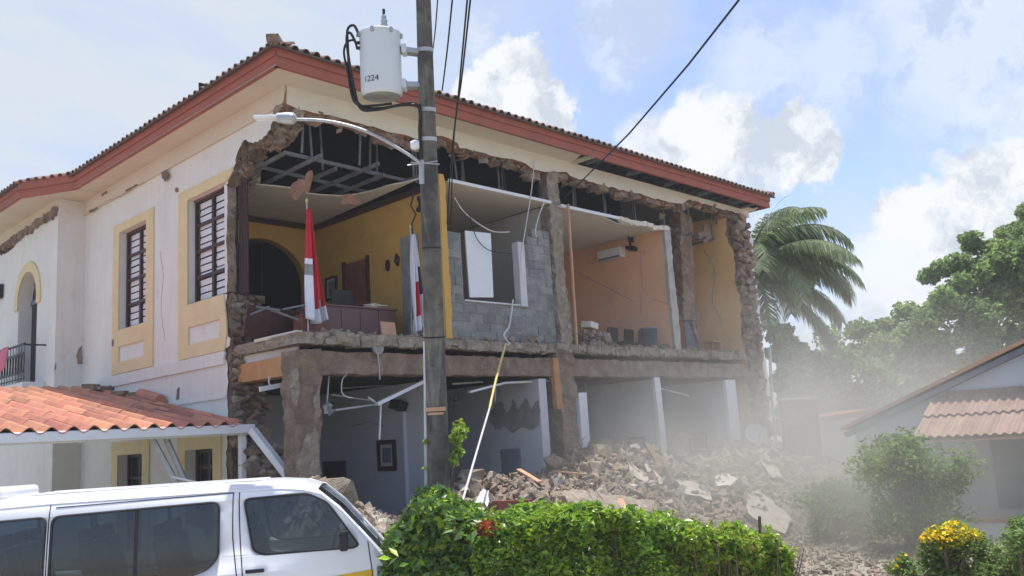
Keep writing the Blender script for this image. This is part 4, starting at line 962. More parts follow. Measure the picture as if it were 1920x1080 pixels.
# slabs of wall plaster that came down in one piece
def onpile(px, py):
    "where a line of sight first meets the heap"
    d = ray(px, py).normalized(); t = 9.
    while t < 45:
        p = CAM + d * t
        if p.z < hgt(p.x, p.y) + .03 or p.y > .2: break
        t += .04
    return p - d * .17
def shard(name, label, pix, v, t, tilt, mt, cat, vtop=None):
    "outline seen in the picture, standing on a plane tilted about the facade direction"
    P = []
    ymin = min(p[1] for p in pix); ymax = max(p[1] for p in pix)
    for x, y in pix:
        P.append(onpile(x, y))
    c = sum(P, Vector()) / len(P); nrm = Vector()
    for i in range(len(P)): nrm += (P[i] - c).cross(P[(i + 1) % len(P)] - c)
    nrm.normalize(); nrm = nrm if nrm.y < 0 else -nrm
    n = len(P); rr2 = random.Random(int(pix[0][0]))
    Q = []
    for i in range(n):
        a, b = P[i], P[(i + 1) % n]; k = max(2, int((b - a).length / .15))
        for j in range(k): Q.append(a.lerp(b, j / k) + Vector((rr2.uniform(-.03, .03), rr2.uniform(-.02, .02), rr2.uniform(-.03, .03))) * (1 if j else .3))
    nq = len(Q); mb = MB(); b0 = [q + nrm * t / 2 for q in Q]; b1 = [q - nrm * t / 2 for q in Q]
    cc = sum(Q, Vector()) / nq
    mb.add(b0 + [cc + nrm * t / 2], [(i, (i + 1) % nq, nq) for i in range(nq)]); mb.add(b1 + [cc - nrm * t / 2], [(i, (i + 1) % nq, nq) for i in range(nq)])
    mb.add(b0 + b1, [(i, (i + 1) % nq, nq + (i + 1) % nq, nq + i) for i in range(nq)], 1)
    return tag(mb.obj(name, [MT['dustplaster'] if mt == 'plaster' else MT[mt], MT['masonry']]), label, cat, 'fallen slabs of wall plaster')
shard('plaster_slab', 'long low cream slab lying flat just above the green hedge', [(1040, 925), (1075, 922), (1150, 932), (1225, 942), (1228, 965), (1130, 962), (1040, 952)], -3.0, .10, 0, 'slab', 'slab', -2.5)
shard('plaster_slab', 'ragged white slab on the rubble below the far pictures', [(1265, 903), (1300, 908), (1325, 918), (1335, 942), (1312, 934), (1285, 930)], -2.2, .09, 0, 'plaster', 'slab', -1.5)
shard('plaster_slab', 'broad pale slab at the dusty end of the rubble', [(1398, 930), (1422, 922), (1450, 945), (1482, 975), (1470, 1005), (1430, 990), (1400, 965)], -3.0, .10, 0, 'plaster', 'slab', -2.0)
shard('plaster_slab', 'narrow pale slab leaning against the far broken pillar', [(1416, 842), (1432, 846), (1452, 872), (1470, 900), (1448, 898), (1428, 872)], -1.3, .08, 0, 'plaster', 'slab', -.5)
shard('plaster_slab', 'white jagged slab near the crest of the rubble', [(1176, 866), (1186, 872), (1200, 886), (1216, 898), (1214, 908), (1196, 900), (1182, 888)], -1.4, .08, 0, 'plaster', 'slab', -1.0)
shard('plaster_slab', 'tiny white shard at the rubble crest beside a longer shard', [(1207, 872), (1215, 874), (1222, 884), (1214, 888)], -1.2, .07, 0, 'plaster', 'slab', -1.0)
shard('plaster_slab', 'thin upright white shard sloping away from the rubble crest', [(1224, 880), (1232, 884), (1242, 908), (1234, 908)], -1.3, .07, 0, 'plaster', 'slab', -1.0)
shard('plaster_slab', 'grey pale lump of wall lying among dusty rubble', [(1338, 902), (1360, 894), (1382, 905), (1368, 918), (1342, 920)], -1.8, .2, 0, 'band', 'slab', -1.3)
shard('plaster_slab', 'small bright white block on rubble beside the van nose', [(690, 968), (712, 964), (722, 982), (700, 992)], -2.3, .16, 0, 'plaster', 'slab', -2.0)
shard('plaster_slab', 'pointed grey white shard standing up behind the hedge', [(886, 962), (896, 935), (908, 918), (917, 922), (914, 962)], -3.6, .06, 0, 'palewall', 'slab', -3.5)
shard('plaster_slab', 'small white fragment behind the utility pole foot', [(862, 912), (876, 908), (880, 922), (864, 926)], -1.8, .1, 0, 'plaster', 'slab', -1.6)
tag(MB().bar(on(928, 948, 1, -3.0), on(992, 945, 1, -3.0), .15, .16).obj('timber_piece', MT['redwood'], bevel=.01), 'dark red timber piece lying behind the hedge', 'timber')
# timber, bent bars and block pieces mixed into the heap
rr = random.Random(66)
for k in range(13):
    u = rr.uniform(3, 19); v = rr.uniform(-3.2, -.6); h = hgt(u, v); a = rr.uniform(0, 6.28); l_ = rr.uniform(.5, 1.5)
    MB().bar(Vector((u, v, h + .12)), Vector((u + math.cos(a) * l_, v + math.sin(a) * l_ * .6, hgt(u + math.cos(a) * l_, v + math.sin(a) * l_ * .6) + rr.uniform(.1, .3))), rr.uniform(.06, .14), .035).obj('timber', MT['twig'] if k % 3 else MT['cardboard'], RB)
for k in range(16):
    u = rr.uniform(2, 19); v = rr.uniform(-3, -.4); h = hgt(u, v); p = Vector((u, v, h - .05)); q = [p]
    d_ = Vector((rr.gauss(0, 1), rr.gauss(-.4, .6), rr.uniform(.4, 1.4))).normalized()
    for j in range(5): d_ = (d_ + Vector((rr.gauss(0, .3), rr.gauss(0, .3), rr.gauss(-.15, .2)))).normalized(); p = p + d_ * rr.uniform(.12, .26); q.append(p)
    MB().tube(curve(q, 4), .009, 5).obj('bent_bar', MT['oldtile'], RB)
for k in range(26):
    u = rr.uniform(3.5, 18); v = rr.uniform(-3.4, -.5); M = Matrix.Translation((u, v, hgt(u, v) + .07)) @ Euler((rr.uniform(-.9, .9), rr.uniform(-.9, .9), rr.uniform(0, 3))).to_matrix().to_4x4() @ Matrix.Diagonal((rr.uniform(.5, 1), 1, 1, 1)); inst('block', blk, RB, M)
# dish and tall pipe at the far end
dc = on(1415, 816, 1, -.6); n_ = Vector((-.55, -.8, .25)).normalized(); m = MB(); x_ = n_.cross(Vector((0, 0, 1))).normalized(); y_ = x_.cross(n_)
m.grid(lambda a, b: dc + (x_ * math.cos(a * 6.2832) * 1.0 + y_ * math.sin(a * 6.2832) * .85) * (b * .36 + .001) + n_ * (.11 * b * b), 24, 6)
ds = thing('satellite_dish', 'white satellite dish on the far broken pillar above the rubble', 'dish', tuple(dc)); o = m.obj('reflector', MT['white'], ds, smooth=True); o.modifiers.new('thick', 'SOLIDIFY').thickness = .02
MB().tube([dc, dc - n_ * .25, dc + Vector((.35, .5, -.25))], .03, 8).obj('mount', MT['alu'], ds); MB().tube([dc - y_ * .3 + n_ * .08, dc + n_ * .4], .012, 6).obj('feed_arm', MT['alu'], ds)
wire('vertical_pipe', 'tall thin white pipe standing at the far end of the collapsed front', [on(1443, 652, 1, -.7), on(1447, 740, 1, -.75), on(1456, 850, 1, -.85), on(1463, 960, 1, -1.0)], .045, 'pvc', 'pipe', None, 10)
wire('bent_rod', 'thin bent rod curving up past the palm at the roof end', curve([on(1438, 440, 1, .4), on(1442, 405, 1, .3), on(1458, 380, 1, .2), on(1478, 366, 1, .1)]), .018, 'alu', 'rod')

# ------------------------------------------------------------------ carport against the side wall
CV = 1.55
e0 = on(470, 803, 1, CV); CZ = e0.z; CU = e0.x
CP = thing('carport', 'open carport with orange corrugated tile roof and white gutter', 'carport', (-4, 3, 0))
DEP = 7.3; RISE = (on(180, 738, 0, -.15).z - CZ) / (on(180, 738, 0, -.15).y - CV); RISE = max(.1, min(.25, RISE))
CL = CU - 11
MB().bar((CL, CV - .05, CZ - .01), (CU + .05, CV - .05, CZ - .01), .10, .17).obj('gutter', MT['white'], CP, bevel=.02)
part('fascia_board', 'white', (CL, CV + .002, CZ - .12), (CU, CV + .04, CZ + .05), .005, CP)
MT['clay2'] = MT['clay']; m = MB(); TW, TL = .335, 1.16; nw = 8
for j in range(2):
    for k in range(nw + 1):
        t = k / nw; m.v.append(Vector((t * TW, j * TL, .055 * math.cos(t * 2 * math.pi) + j * .0)))
        m.v.append(Vector((t * TW, j * TL, .055 * math.cos(t * 2 * math.pi) - .016)))
q = (nw + 1) * 2
for k in range(nw):
    a = 2 * k
    m.f += [[a, a + 2, q + a + 2, q + a], [a + 1, q + a + 1, q + a + 3, a + 3], [a, a + 1, a + 3, a + 2]]; m.m += [0, 0, 0]
tm = m.fix(m.mesh('roof_tile', MT['clay']))
sl_ = math.atan(RISE); ncol = int((CU - CL) / TW); nrow = int(DEP / 1.06) + 1
m = MB(); m.add([(CL, CV, CZ + .045), (CU, CV, CZ + .045), (CU, CV + DEP, CZ + .045 + RISE * DEP), (CL, CV + DEP, CZ + .045 + RISE * DEP)], [(0, 1, 2, 3)]); rf = m.obj('roof_deck', MT['white'], CP)
for r_ in range(nrow):
    for c_ in range(ncol):
        y = CV - .12 + r_ * 1.06; M = Matrix.Translation((CL + .02 + c_ * TW, y, CZ + .115 + RISE * (y - CV) + r_ * .001 + R.uniform(-.004, .006))) @ Matrix.Rotation(sl_ - .004 + R.uniform(-.006, .006), 4, 'X') @ Matrix.Rotation(R.uniform(-.006, .006), 4, 'Z')
        inst('roof_tile', tm, rf, M)
for k in range(12):
    v = 6.2 + R.uniform(0, 2.6); u = CU - R.uniform(.0, .5)
    if k < 7: MB().rough((u, v, CZ + RISE * (v - CV) + .2), (u + R.uniform(-.3, .3), v + R.uniform(.2, .5), CZ + RISE * (v - CV) + .22), .16, .1, .04, 3, 0, 60 + k).obj('roof_debris', MT['concrete'], CP)
MB().tube([(CU - .2, 5.0, CZ + RISE * 3.4 + .2), (CU - .12, 6.2, CZ + RISE * 4.6 + .22)], .13, 10).obj('ridge_tile', MT['clay'], CP)
for u in (CU - .12, CU - 5.2, CU - 9.3):
    MB().span((u - .06, CV + .05, 0), (u + .06, CV + .17, CZ - .12)).obj('post', MT['white'], CP, bevel=.01)
for u in (CU - .1, CU - 1.6, CU - 3.1, CU - 4.6, CU - 6.2, CU - 7.8, CU - 9.3):
    MB().bar((u, CV + .05, CZ - .06), (u, CV + DEP, CZ - .07 + RISE * DEP), .06, .14).obj('rafter', MT['white'], CP)
for v in (CV + 1.4, CV + 3.2, CV + 5.0):
    MB().bar((CL, v, CZ - .09 + RISE * (v - CV) - .10), (CU - .12, v, CZ - .09 + RISE * (v - CV) - .10), .07, .12).obj('purlin', MT['white'], CP)
a = on(268, 800, 1, CV + .6); b = on(335, 903, 1, CV + .2)
for off in (0, .28): MB().bar(a + Vector((off, 0, .1)), b + Vector((off * .6, 0, -.1)), .09, .09).obj('broken_brace', MT['alu'], CP, bevel=.008)
MB().tube([on(322, 894, 1, CV), on(385, 908, 1, CV - .2)], .02, 6).obj('thin_rod', MT['white'], CP)
tag(MB().bar(on(473, 806, 1, CV - .15), on(546, 900, 1, CV - 1.0), .16, .13).obj('fallen_beam', MT['white'], bevel=.012), 'white beam fallen from the gutter end down to the rubble', 'beam')
# things on the balcony
cl = thing('draped_cloth', 'pink cloth draped over the balcony railing', 'cloth', tuple(on(10, 680, 0, UB - .52)))
p0 = on(8, 643, 0, UB - .52)
m = MB(); m.grid(lambda a, b: (UB - .54 - .03 * math.sin(a * 9) - .05 * b, p0.y - .45 + a * 1.6 + .1 * b, ZF + 1.03 - b * (.55 + .12 * math.sin(a * 7))), 20, 10); o = m.obj('cloth', MT['pink'], cl, smooth=True); o.modifiers.new('thick', 'SOLIDIFY').thickness = .01
wl = thing('wall_lantern', 'small dark lantern on the bay wall left of the balcony door', 'lantern', tuple(on(4, 548, 0, UB)))
p0 = on(2, 548, 0, UB); m = MB(); m.prism([(p0.y - .25, p0.z - .2), (p0.y + .3, p0.z - .2), (p0.y + .3, p0.z + .2), (p0.y - .25, p0.z + .2)], [[(p0.y - .18, p0.z - .14), (p0.y + .24, p0.z - .14), (p0.y + .24, p0.z + .14), (p0.y - .18, p0.z + .14)]], 0, UB - .12, UB - .01); m.obj('lantern_frame', MT['iron'], wl); part('lantern_glass', 'palewall', (UB - .09, p0.y - .18, p0.z - .14), (UB - .04, p0.y + .24, p0.z + .14), 0, wl)

# ------------------------------------------------------------------ utility pole, transformer, street lamp
DP = 11.35
pb_ = at(824, 940, DP); pt_ = at(792, -60, DP); pbase = pb_ + (pb_ - pt_) * ((pb_.z) / (pt_.z - pb_.z)); ptop = pt_ + (pt_ - pb_) * .12
def pol(py):
    "centre of the pole at picture height py"
    t = (940 - py) / 1000.; return pb_ + (pt_ - pb_) * t
UP = thing('utility_pole', 'tall weathered grey brown utility pole in front of the ruined facade', 'utility pole', (pbase.x, pbase.y, 0))
m = MB(); pts = [pbase.lerp(ptop, k / 40) for k in range(41)]; m.tube(pts, [.162 - .078 * k / 40 for k in range(41)], 24); m.obj('shaft', MT['pole'], UP, smooth=True)
def prad(py): t = (pol(py).z - pbase.z) / (ptop.z - pbase.z); return .162 - .078 * t
def ring(py, h=.05, ex=.008, m='alu'):
    c = pol(py); ax = (ptop - pbase).normalized(); MB().tube([c - ax * h / 2, c + ax * h / 2], prad(py) + ex, 24).obj('band', MT[m], UP, smooth=True)
for py in (95, 207, 262): ring(py)
for py in (465, 632): ring(py, .02, .005, 'rubber')
c = pol(768) - SA * (prad(768) + .01); MB().box(c, (.26, .02, .05), Matrix((SR, SA, _ez)).transposed()).obj('number_tag', MT['cardboard'], UP); MB().box(c - _ez * .055, (.20, .015, .03), Matrix((SR, SA, _ez)).transposed()).obj('number_tag', MT['cardboard'], UP)
co = thing('pole_conduit', 'white conduit pipe strapped to the side of the utility pole', 'conduit', (pbase.x, pbase.y, 0))
cpts = [at(796, 318, DP - .02), at(796.5, 480, DP - .03), at(797, 640, DP - .03), at(800, 925, DP - .03), at(802, 1000, DP - .03)]
MB().tube(cpts[2:], .026, 10).obj('lower_conduit', MT['pvc'], co, smooth=True); MB().tube([at(795, 318, DP - .02), at(797, 634, DP - .03)], .017, 8).obj('upper_conduit', MT['pvc'], co, smooth=True)
# transformer
TC = at(714, 120, DP - .15); up = (ptop - pbase).normalized(); up = (up * .5 + _ez * .5).normalized()
mpp = (DP - .15) / FPX
rt_ = 38.5 * mpp; hh = 64 * mpp
TR = thing('pole_transformer', 'pale grey cylindrical transformer hung on the utility pole', 'transformer', tuple(TC - up * hh))
prof = [(-1.004, .02), (-1, .80), (-.985, .90), (-.93, .985), (-.86, 1), (.82, 1), (.84, 1.035), (.90, 1.035), (.93, .98), (.985, .72), (1.02, .3), (1.03, .02)]
m = MB(); m.tube([TC + up * (hh * a) for a, b in prof], [rt_ * b for a, b in prof], 40); m.obj('tank', MT['tank'], TR, smooth=True)
MB().tube([TC - up * (hh * 1.005), TC - up * (hh * .99)], [rt_ * .86, rt_ * .9], 32).obj('tank_base', MT['mortar'], TR, smooth=True)
for k in range(7):
    a = k * .9; q = TC + up * (hh * .80) + (SR * math.cos(a) + SA * math.sin(a)) * rt_ * 1.02; MB().box(q, (.035, .035, .06)).obj('lid_lug', MT['alu'], TR)
tp = TC + up * (hh * 1.02) + SR * .06
MB().tube([tp, tp + up * .06, tp + up * .07, tp + up * .12, tp + up * .13, tp + up * .18, tp + up * .20], [.05, .05, .034, .045, .03, .032, .015], 12).obj('bushing', MT['alu'], TR)
MB().tube([tp + up * .2, tp + up * .27], .018, 8).obj('terminal', MT['dark'], TR)
pc = pol(120)
for py in (98, 160):
    q = pol(py); a = at(752, py - (4 if py < 120 else 0), DP - .13)
    MB().bar(a - SR * .02, q - SR * prad(py) * .8, .12, .07).obj('bracket', MT['alu'], TR, bevel=.006)
    MB().box(a + SR * .04, (.06, .16, .12), Matrix((SR, SA, _ez)).transposed()).obj('bracket_lug', MT['tank'], TR, bevel=.01)
for k, (py, sx) in enumerate(((66, 0), (90, 1), (80, 2))):
    q = at(676, py, DP - .2); MB().tube([q + SR * .03, q - SR * .05], [.028, .02], 8).obj('side_bushing', MT['dark'], TR)
# stencilled number on the tank
def stencil(txt, px, py, h):
    cu = bpy.data.curves.new('number', 'FONT'); cu.body = txt; cu.size = h; cu.align_x = 'CENTER'; to = bpy.data.objects.new('tmp', cu); ROOT.objects.link(to)
    dg = bpy.context.evaluated_depsgraph_get(); me = bpy.data.meshes.new_from_object(to.evaluated_get(dg)); ROOT.objects.unlink(to); bpy.data.objects.remove(to)
    c = at(px, py, DP - .15 - rt_); side0 = (c - TC).dot(SR); zz = (c - TC).dot(up)
    fwd = (up.cross(SR)).normalized(); fwd = -fwd if fwd.dot(SA) > 0 else fwd
    sr = fwd.cross(up).normalized(); sr = sr if sr.dot(SR) > 0 else -sr
    for v in me.vertices:
        x = side0 + v.co.x; ang = max(-1.3, min(1.3, x / rt_)); v.co = TC + sr * (math.sin(ang) * (rt_ + .004)) + fwd * (math.cos(ang) * (rt_ + .004)) + up * (zz + v.co.y)
    me.materials.append(MT['dark']); _place(bpy.data.objects.new('stencilled_number', me), TR, None)
stencil('1224', 696, 152, .105)
def px_(pts, d): return curve([at(x, y, d) for x, y in pts])
for i, (pts, l) in enumerate((([(674, 68), (664, 48), (652, 55), (652, 85), (655, 130), (662, 175), (680, 200), (715, 203), (760, 195), (783, 198), (790, 225)], 'black cable looping from the upper bushing of the transformer to the pole'),
                  ([(670, 92), (664, 76), (650, 80), (645, 100), (652, 135), (660, 180), (672, 197), (700, 198), (735, 194)], 'black cable leaving the lower bushing of the transformer'),
                  ([(668, 82), (657, 62), (650, 70), (654, 110), (664, 165), (676, 203), (705, 206), (745, 198), (780, 196)], 'slack black cable hanging lowest around the transformer'))):
    wire('transformer_cable', l, px_(pts, DP - .22 - .03 * i), .018 if i != 1 else .015, 'rubber', 'cable', 'cables of the transformer')
wire('riser_cable', 'thick black riser cable running down the pole below the transformer', px_([(785, 196), (788, 215), (787, 245), (789, 285), (788, 300)], DP - .1), .022, 'rubber', 'cable')
sn = at(779, 272, DP - .1); tag(MB().tube([sn - SR * .06, sn + SR * .0, sn + SR * .05], [.05, .07, .05], 12).obj('photocell', MT['white'], None, smooth=True), 'small white rounded box on the pole above the lamp arm', 'box')
# street lamp
SLT = thing('street_lamp', 'street lamp with long curved grey arm reaching left from the pole', 'street lamp', tuple(at(790, 305, DP)))
ap = px_([(788, 308), (778, 298), (750, 280), (715, 260), (675, 242), (630, 230), (590, 225), (552, 224)], DP - .12)
MB().tube(ap, .021, 10).obj('arm', MT['alu'], SLT, smooth=True)
h0 = at(556, 223, DP - .12); h1 = at(519, 221, DP - .12); h2 = at(478, 222, DP - .12)
m = MB(); m.tube([h0, h0.lerp(h1, .15), h0.lerp(h1, .5), h1], [.04, .075, .078, .06], 10); m.obj('driver_housing', MT['alu'], SLT, smooth=True)
MB().bar(h1 + SR * .02, h2, .16, .035).obj('lamp_panel', MT['white'], SLT, bevel=.01)
MB().bar(at(790, 300, DP - .1), at(791, 345, DP - .1), .05, .05).obj('arm_clamp', MT['alu'], SLT)
for k, (x, y) in enumerate(((764, 310), (770, 305), (820, 302), (824, 308))):
    MB().tube([at(x, y, DP - .12), at(792, 306, DP - .1)], .010, 5).obj('clamp_bolt', MT['alu'], SLT)
# overhead wires
wire('overhead_wire', 'single black wire slanting from the top edge of the photo to the middle column', [at(1400, -20, 9.5), at(1383, 3, 9.8), at(1290, 122, 11.5), at(1180, 250, 14), on(1058, 372, 1, -.05)], .014, 'rubber')
for i, (a, b, l, r) in enumerate((((884, -20), (851, 262), 'right strand of the thick wire pair beside the pole', .011), ((878, -20), (846, 300), 'left strand of the thick wire pair beside the pole', .011), ((850, -20), (829, 170), 'thin wire between the pole and the thick wire pair', .010), ((822, -20), (812, 92), 'thin wire closest to the pole top', .008))):
    p = at(*a, 9.5); q = at(*b, 13.5 if i < 2 else 12.5); s = p.lerp(q, .5) - _ez * .05
    pts = curve([p, s, q])
    if i < 2: pts = curve([p, s, q, on(838 if i else 845, 420, 1, -.1)])
    wire('overhead_wire', l, pts, r, 'rubber')
# ------------------------------------------------------------------ van
MT['vanpaint'] = mat('white van paint', (.78, .79, .80), (.72, .73, .735), 1.3, .28, 0, spec=.5, coat=.4, stain=(.60, .575, .53), sscale=2.5, slo=.55, shi=.8, samt=.35)
MT['seam'] = mat('dark seam rubber', (.03, .03, .032), None, 5, .7, 0)
MT['stripe'] = mat('yellow stripe film', (.75, .48, .03), None, 5, .5, 0)
MT['seat'] = mat('grey seat cloth', (.12, .125, .13), (.10, .105, .11), 4, .9, .1, 60)
MT['interior'] = mat('grey interior trim', (.20, .21, .21), (.17, .18, .18), 3, .8, .05, 40)
def glass(name, tint, refl=.08):
    m = bpy.data.materials.new(name); m.use_nodes = True; nt = m.node_tree; N = nt.nodes; L = nt.links
    t = N.new('ShaderNodeBsdfTransparent'); t.inputs[0].default_value = col(tint); g = N.new('ShaderNodeBsdfGlossy'); g.inputs['Roughness'].default_value = .03
    f = N.new('ShaderNodeFresnel'); f.inputs[0].default_value = 1.5; mx = N.new('ShaderNodeMixShader')
    a = N.new('ShaderNodeMath'); a.operation = 'ADD'; a.use_clamp = True; a.inputs[1].default_value = refl; L.new(f.outputs[0], a.inputs[0])
    L.new(a.outputs[0], mx.inputs[0]); L.new(t.outputs[0], mx.inputs[1]); L.new(g.outputs[0], mx.inputs[2]); L.new(mx.outputs[0], N['Material Output'].inputs[0]); return m
MT['glass'] = glass('tinted window glass', (.25, .32, .36), .05); MT['glass2'] = glass('cab window glass', (.34, .40, .42), .04)
VO = at(437, 852, 10.0); yaw = math.radians(8.5)
VF = (SR * math.cos(yaw) + SA * math.sin(yaw)).normalized(); VR = Vector((-VF.y, VF.x, 0)); VR = VR if VR.dot(SA) > 0 else -VR
VAN = thing('white_van', 'white passenger van with dark windows parked before the carport', 'van', (VO.x, VO.y, 0))
MV = Matrix(((VF.x, VR.x, 0, VO.x), (VF.y, VR.y, 0, VO.y), (0, 0, 1, 0), (0, 0, 0, 1)))   # van axes: x forward, y across (0 = near side), z up
WD = 1.70
def tumble(z):
    "how far the side leans inward at height z"
    t = max(0, (z - 1.0)) / .97
    return .02 + .11 * t ** 1.6 + (.10 * max(0, (z - 1.78) / .19) ** 2 if z > 1.78 else 0) + (.03 * ((.9 - z) / .6) if z < .9 else 0)
def nose(z, x): return .05 * max(0, (x - .9)) ** 1.5 * 1.1
def side(x, z, near=True, off=0.):
    y = tumble(z) + (nose(z, x) if x > .9 else 0) - off; return Vector((x, y if near else WD - y, z))
def rnd(pts, r=.06, n=4):
    out = []; N_ = len(pts)
    for i in range(N_):
        p = Vector(pts[i]); a = Vector(pts[i - 1]); b = Vector(pts[(i + 1) % N_]); da = (a - p); db = (b - p); rr_ = min(r, da.length * .45, db.length * .45)
        s = p + da.normalized() * rr_; e = p + db.normalized() * rr_
        for k in range(n + 1):
            t = k / n; out.append(tuple((1 - t) ** 2 * s + 2 * t * (1 - t) * p + t * t * e))
    return out
WF = rnd([(.10, 1.80), (.80, 1.815), (1.02, 1.70), (1.36, 1.21), (1.30, 1.185), (.30, 1.185), (.20, 1.24)], .07)
WL = rnd([(-.17, 1.79), (-.17, 1.20), (-.28, 1.08), (-.60, .98), (-1.93, .98), (-1.93, 1.75)], .09)
WR_ = rnd([(-1.99, 1.75), (-1.99, 1.0), (-3.25, 1.05), (-3.2, 1.72)], .08)
prof = [(-3.35, .35), (-3.37, 1.0), (-3.30, 1.6), (-3.15, 1.9), (-2.8, 1.955), (-1.5, 1.965), (-.2, 1.965), (.45, 1.955), (.72, 1.925), (.92, 1.855), (1.15, 1.66), (1.38, 1.40), (1.58, 1.17), (1.68, 1.05), (1.80, .86), (1.86, .60), (1.84, .32), (1.32, .30)]
wheel = [(1.28 - .36 * math.cos(math.pi * k / 10) * -1 * -1, .32 + .36 * math.sin(math.pi * k / 10)) for k in range(11)]
wa = [(1.25 + .38 * math.cos(math.pi * k / 10), .33 + .38 * math.sin(math.pi * k / 10)) for k in range(11)]
wb = [(-2.1 + .38 * math.cos(math.pi * k / 10), .33 + .38 * math.sin(math.pi * k / 10)) for k in range(11)]
outline = prof[:-1] + [(1.66, .30)] + wa + [(.8, .28)] + [(-1.6, .28)] + wb + [(-2.6, .3)]
def panel(out, holes, near, off=0., m='vanpaint', name='side_panel', parent=None, dens=None):
    loops = [[Vector((p[0], p[1], 0)) for p in l] for l in [out] + holes]
    bm = bmesh.new(); flat = [p for l in loops for p in l]; vs = [bm.verts.new(p) for p in flat]
    for t in tessellate_polygon(loops):
        try: bm.faces.new([vs[i] for i in t])
        except ValueError: pass
    for z in (.6, .9, 1.0, 1.2, 1.4, 1.55, 1.65, 1.75, 1.80, 1.85, 1.9, 1.93):
        bmesh.ops.bisect_plane(bm, geom=bm.verts[:] + bm.edges[:] + bm.faces[:], plane_co=(0, z, 0), plane_no=(0, 1, 0))
    for x in (.9, 1.05, 1.2, 1.35, 1.5, 1.65, 1.75, 1.82):
        bmesh.ops.bisect_plane(bm, geom=bm.verts[:] + bm.edges[:] + bm.faces[:], plane_co=(x, 0, 0), plane_no=(1, 0, 0))
    for v in bm.verts: v.co = side(v.co.x, v.co.y, near, off)
    bmesh.ops.recalc_face_normals(bm, faces=bm.faces)
    me = bpy.data.meshes.new(name); bm.to_mesh(me); bm.free(); me.materials.append(MT[m]); me.polygons.foreach_set('use_smooth', [True] * len(me.polygons))
    return _place(bpy.data.objects.new(name, me), parent or VAN, MV)
holes = [WF, WL, WR_]
def vpart(mb, name, m, parent=None, **k): return mb.obj(name, MT[m], parent or VAN, M=MV, **k)
for near in (True, False):
    o = panel(outline, holes, near); s = o.modifiers.new('thick', 'SOLIDIFY'); s.thickness = .02
    for w, gm in ((WF, 'glass2'), (WL, 'glass'), (WR_, 'glass')):
        panel(w, [], near, -.012, gm, 'window')
        for lp in (w,):
            m = MB(); pts = [side(p[0], p[1], near, .004) for p in lp] ; m.tube(pts + [pts[0]], .012, 5, cap=False); vpart(m, 'window_rubber', 'seam')
# roof, windscreen, nose and tail close the shell between the two sides
def strip(a, b, n=18, crown=.0):
    m = MB()
    def fn(s, t):
        x = a[0] + (b[0] - a[0]) * s; z = a[1] + (b[1] - a[1]) * s; y0 = side(x, z).y; y = y0 + (WD - 2 * y0) * t
        return (x + (b[1] - a[1] != 0) * 0, y, z + crown * (1 - (2 * t - 1) ** 2))
    return m.grid(fn, 1, n)
m = MB()
def shell(seq, crown, bulge, nsub=14):
    m = MB()
    def fn(s, t):
        f_ = s * (len(seq) - 1); i = min(int(f_), len(seq) - 2); k = f_ - i; x = seq[i][0] + (seq[i + 1][0] - seq[i][0]) * k; z = seq[i][1] + (seq[i + 1][1] - seq[i][1]) * k
        y0 = side(x, z).y; q = 1 - (2 * t - 1) ** 2; return (x + bulge * q, y0 + (WD - 2 * y0) * t, z + crown * q)
    return m.grid(fn, (len(seq) - 1) * 2, nsub)
vpart(shell(prof[3:10], .035, 0), 'roof', 'vanpaint', smooth=True); vpart(shell([(x_ - .035, z_ - .035) for x_, z_ in prof[9:14]], .02, .02), 'windscreen', 'glass2', smooth=True)
vpart(shell(prof[13:17], .0, .07), 'front_panel', 'vanpaint', smooth=True); vpart(shell(prof[0:4], .0, -.04), 'rear_panel', 'vanpaint', smooth=True)
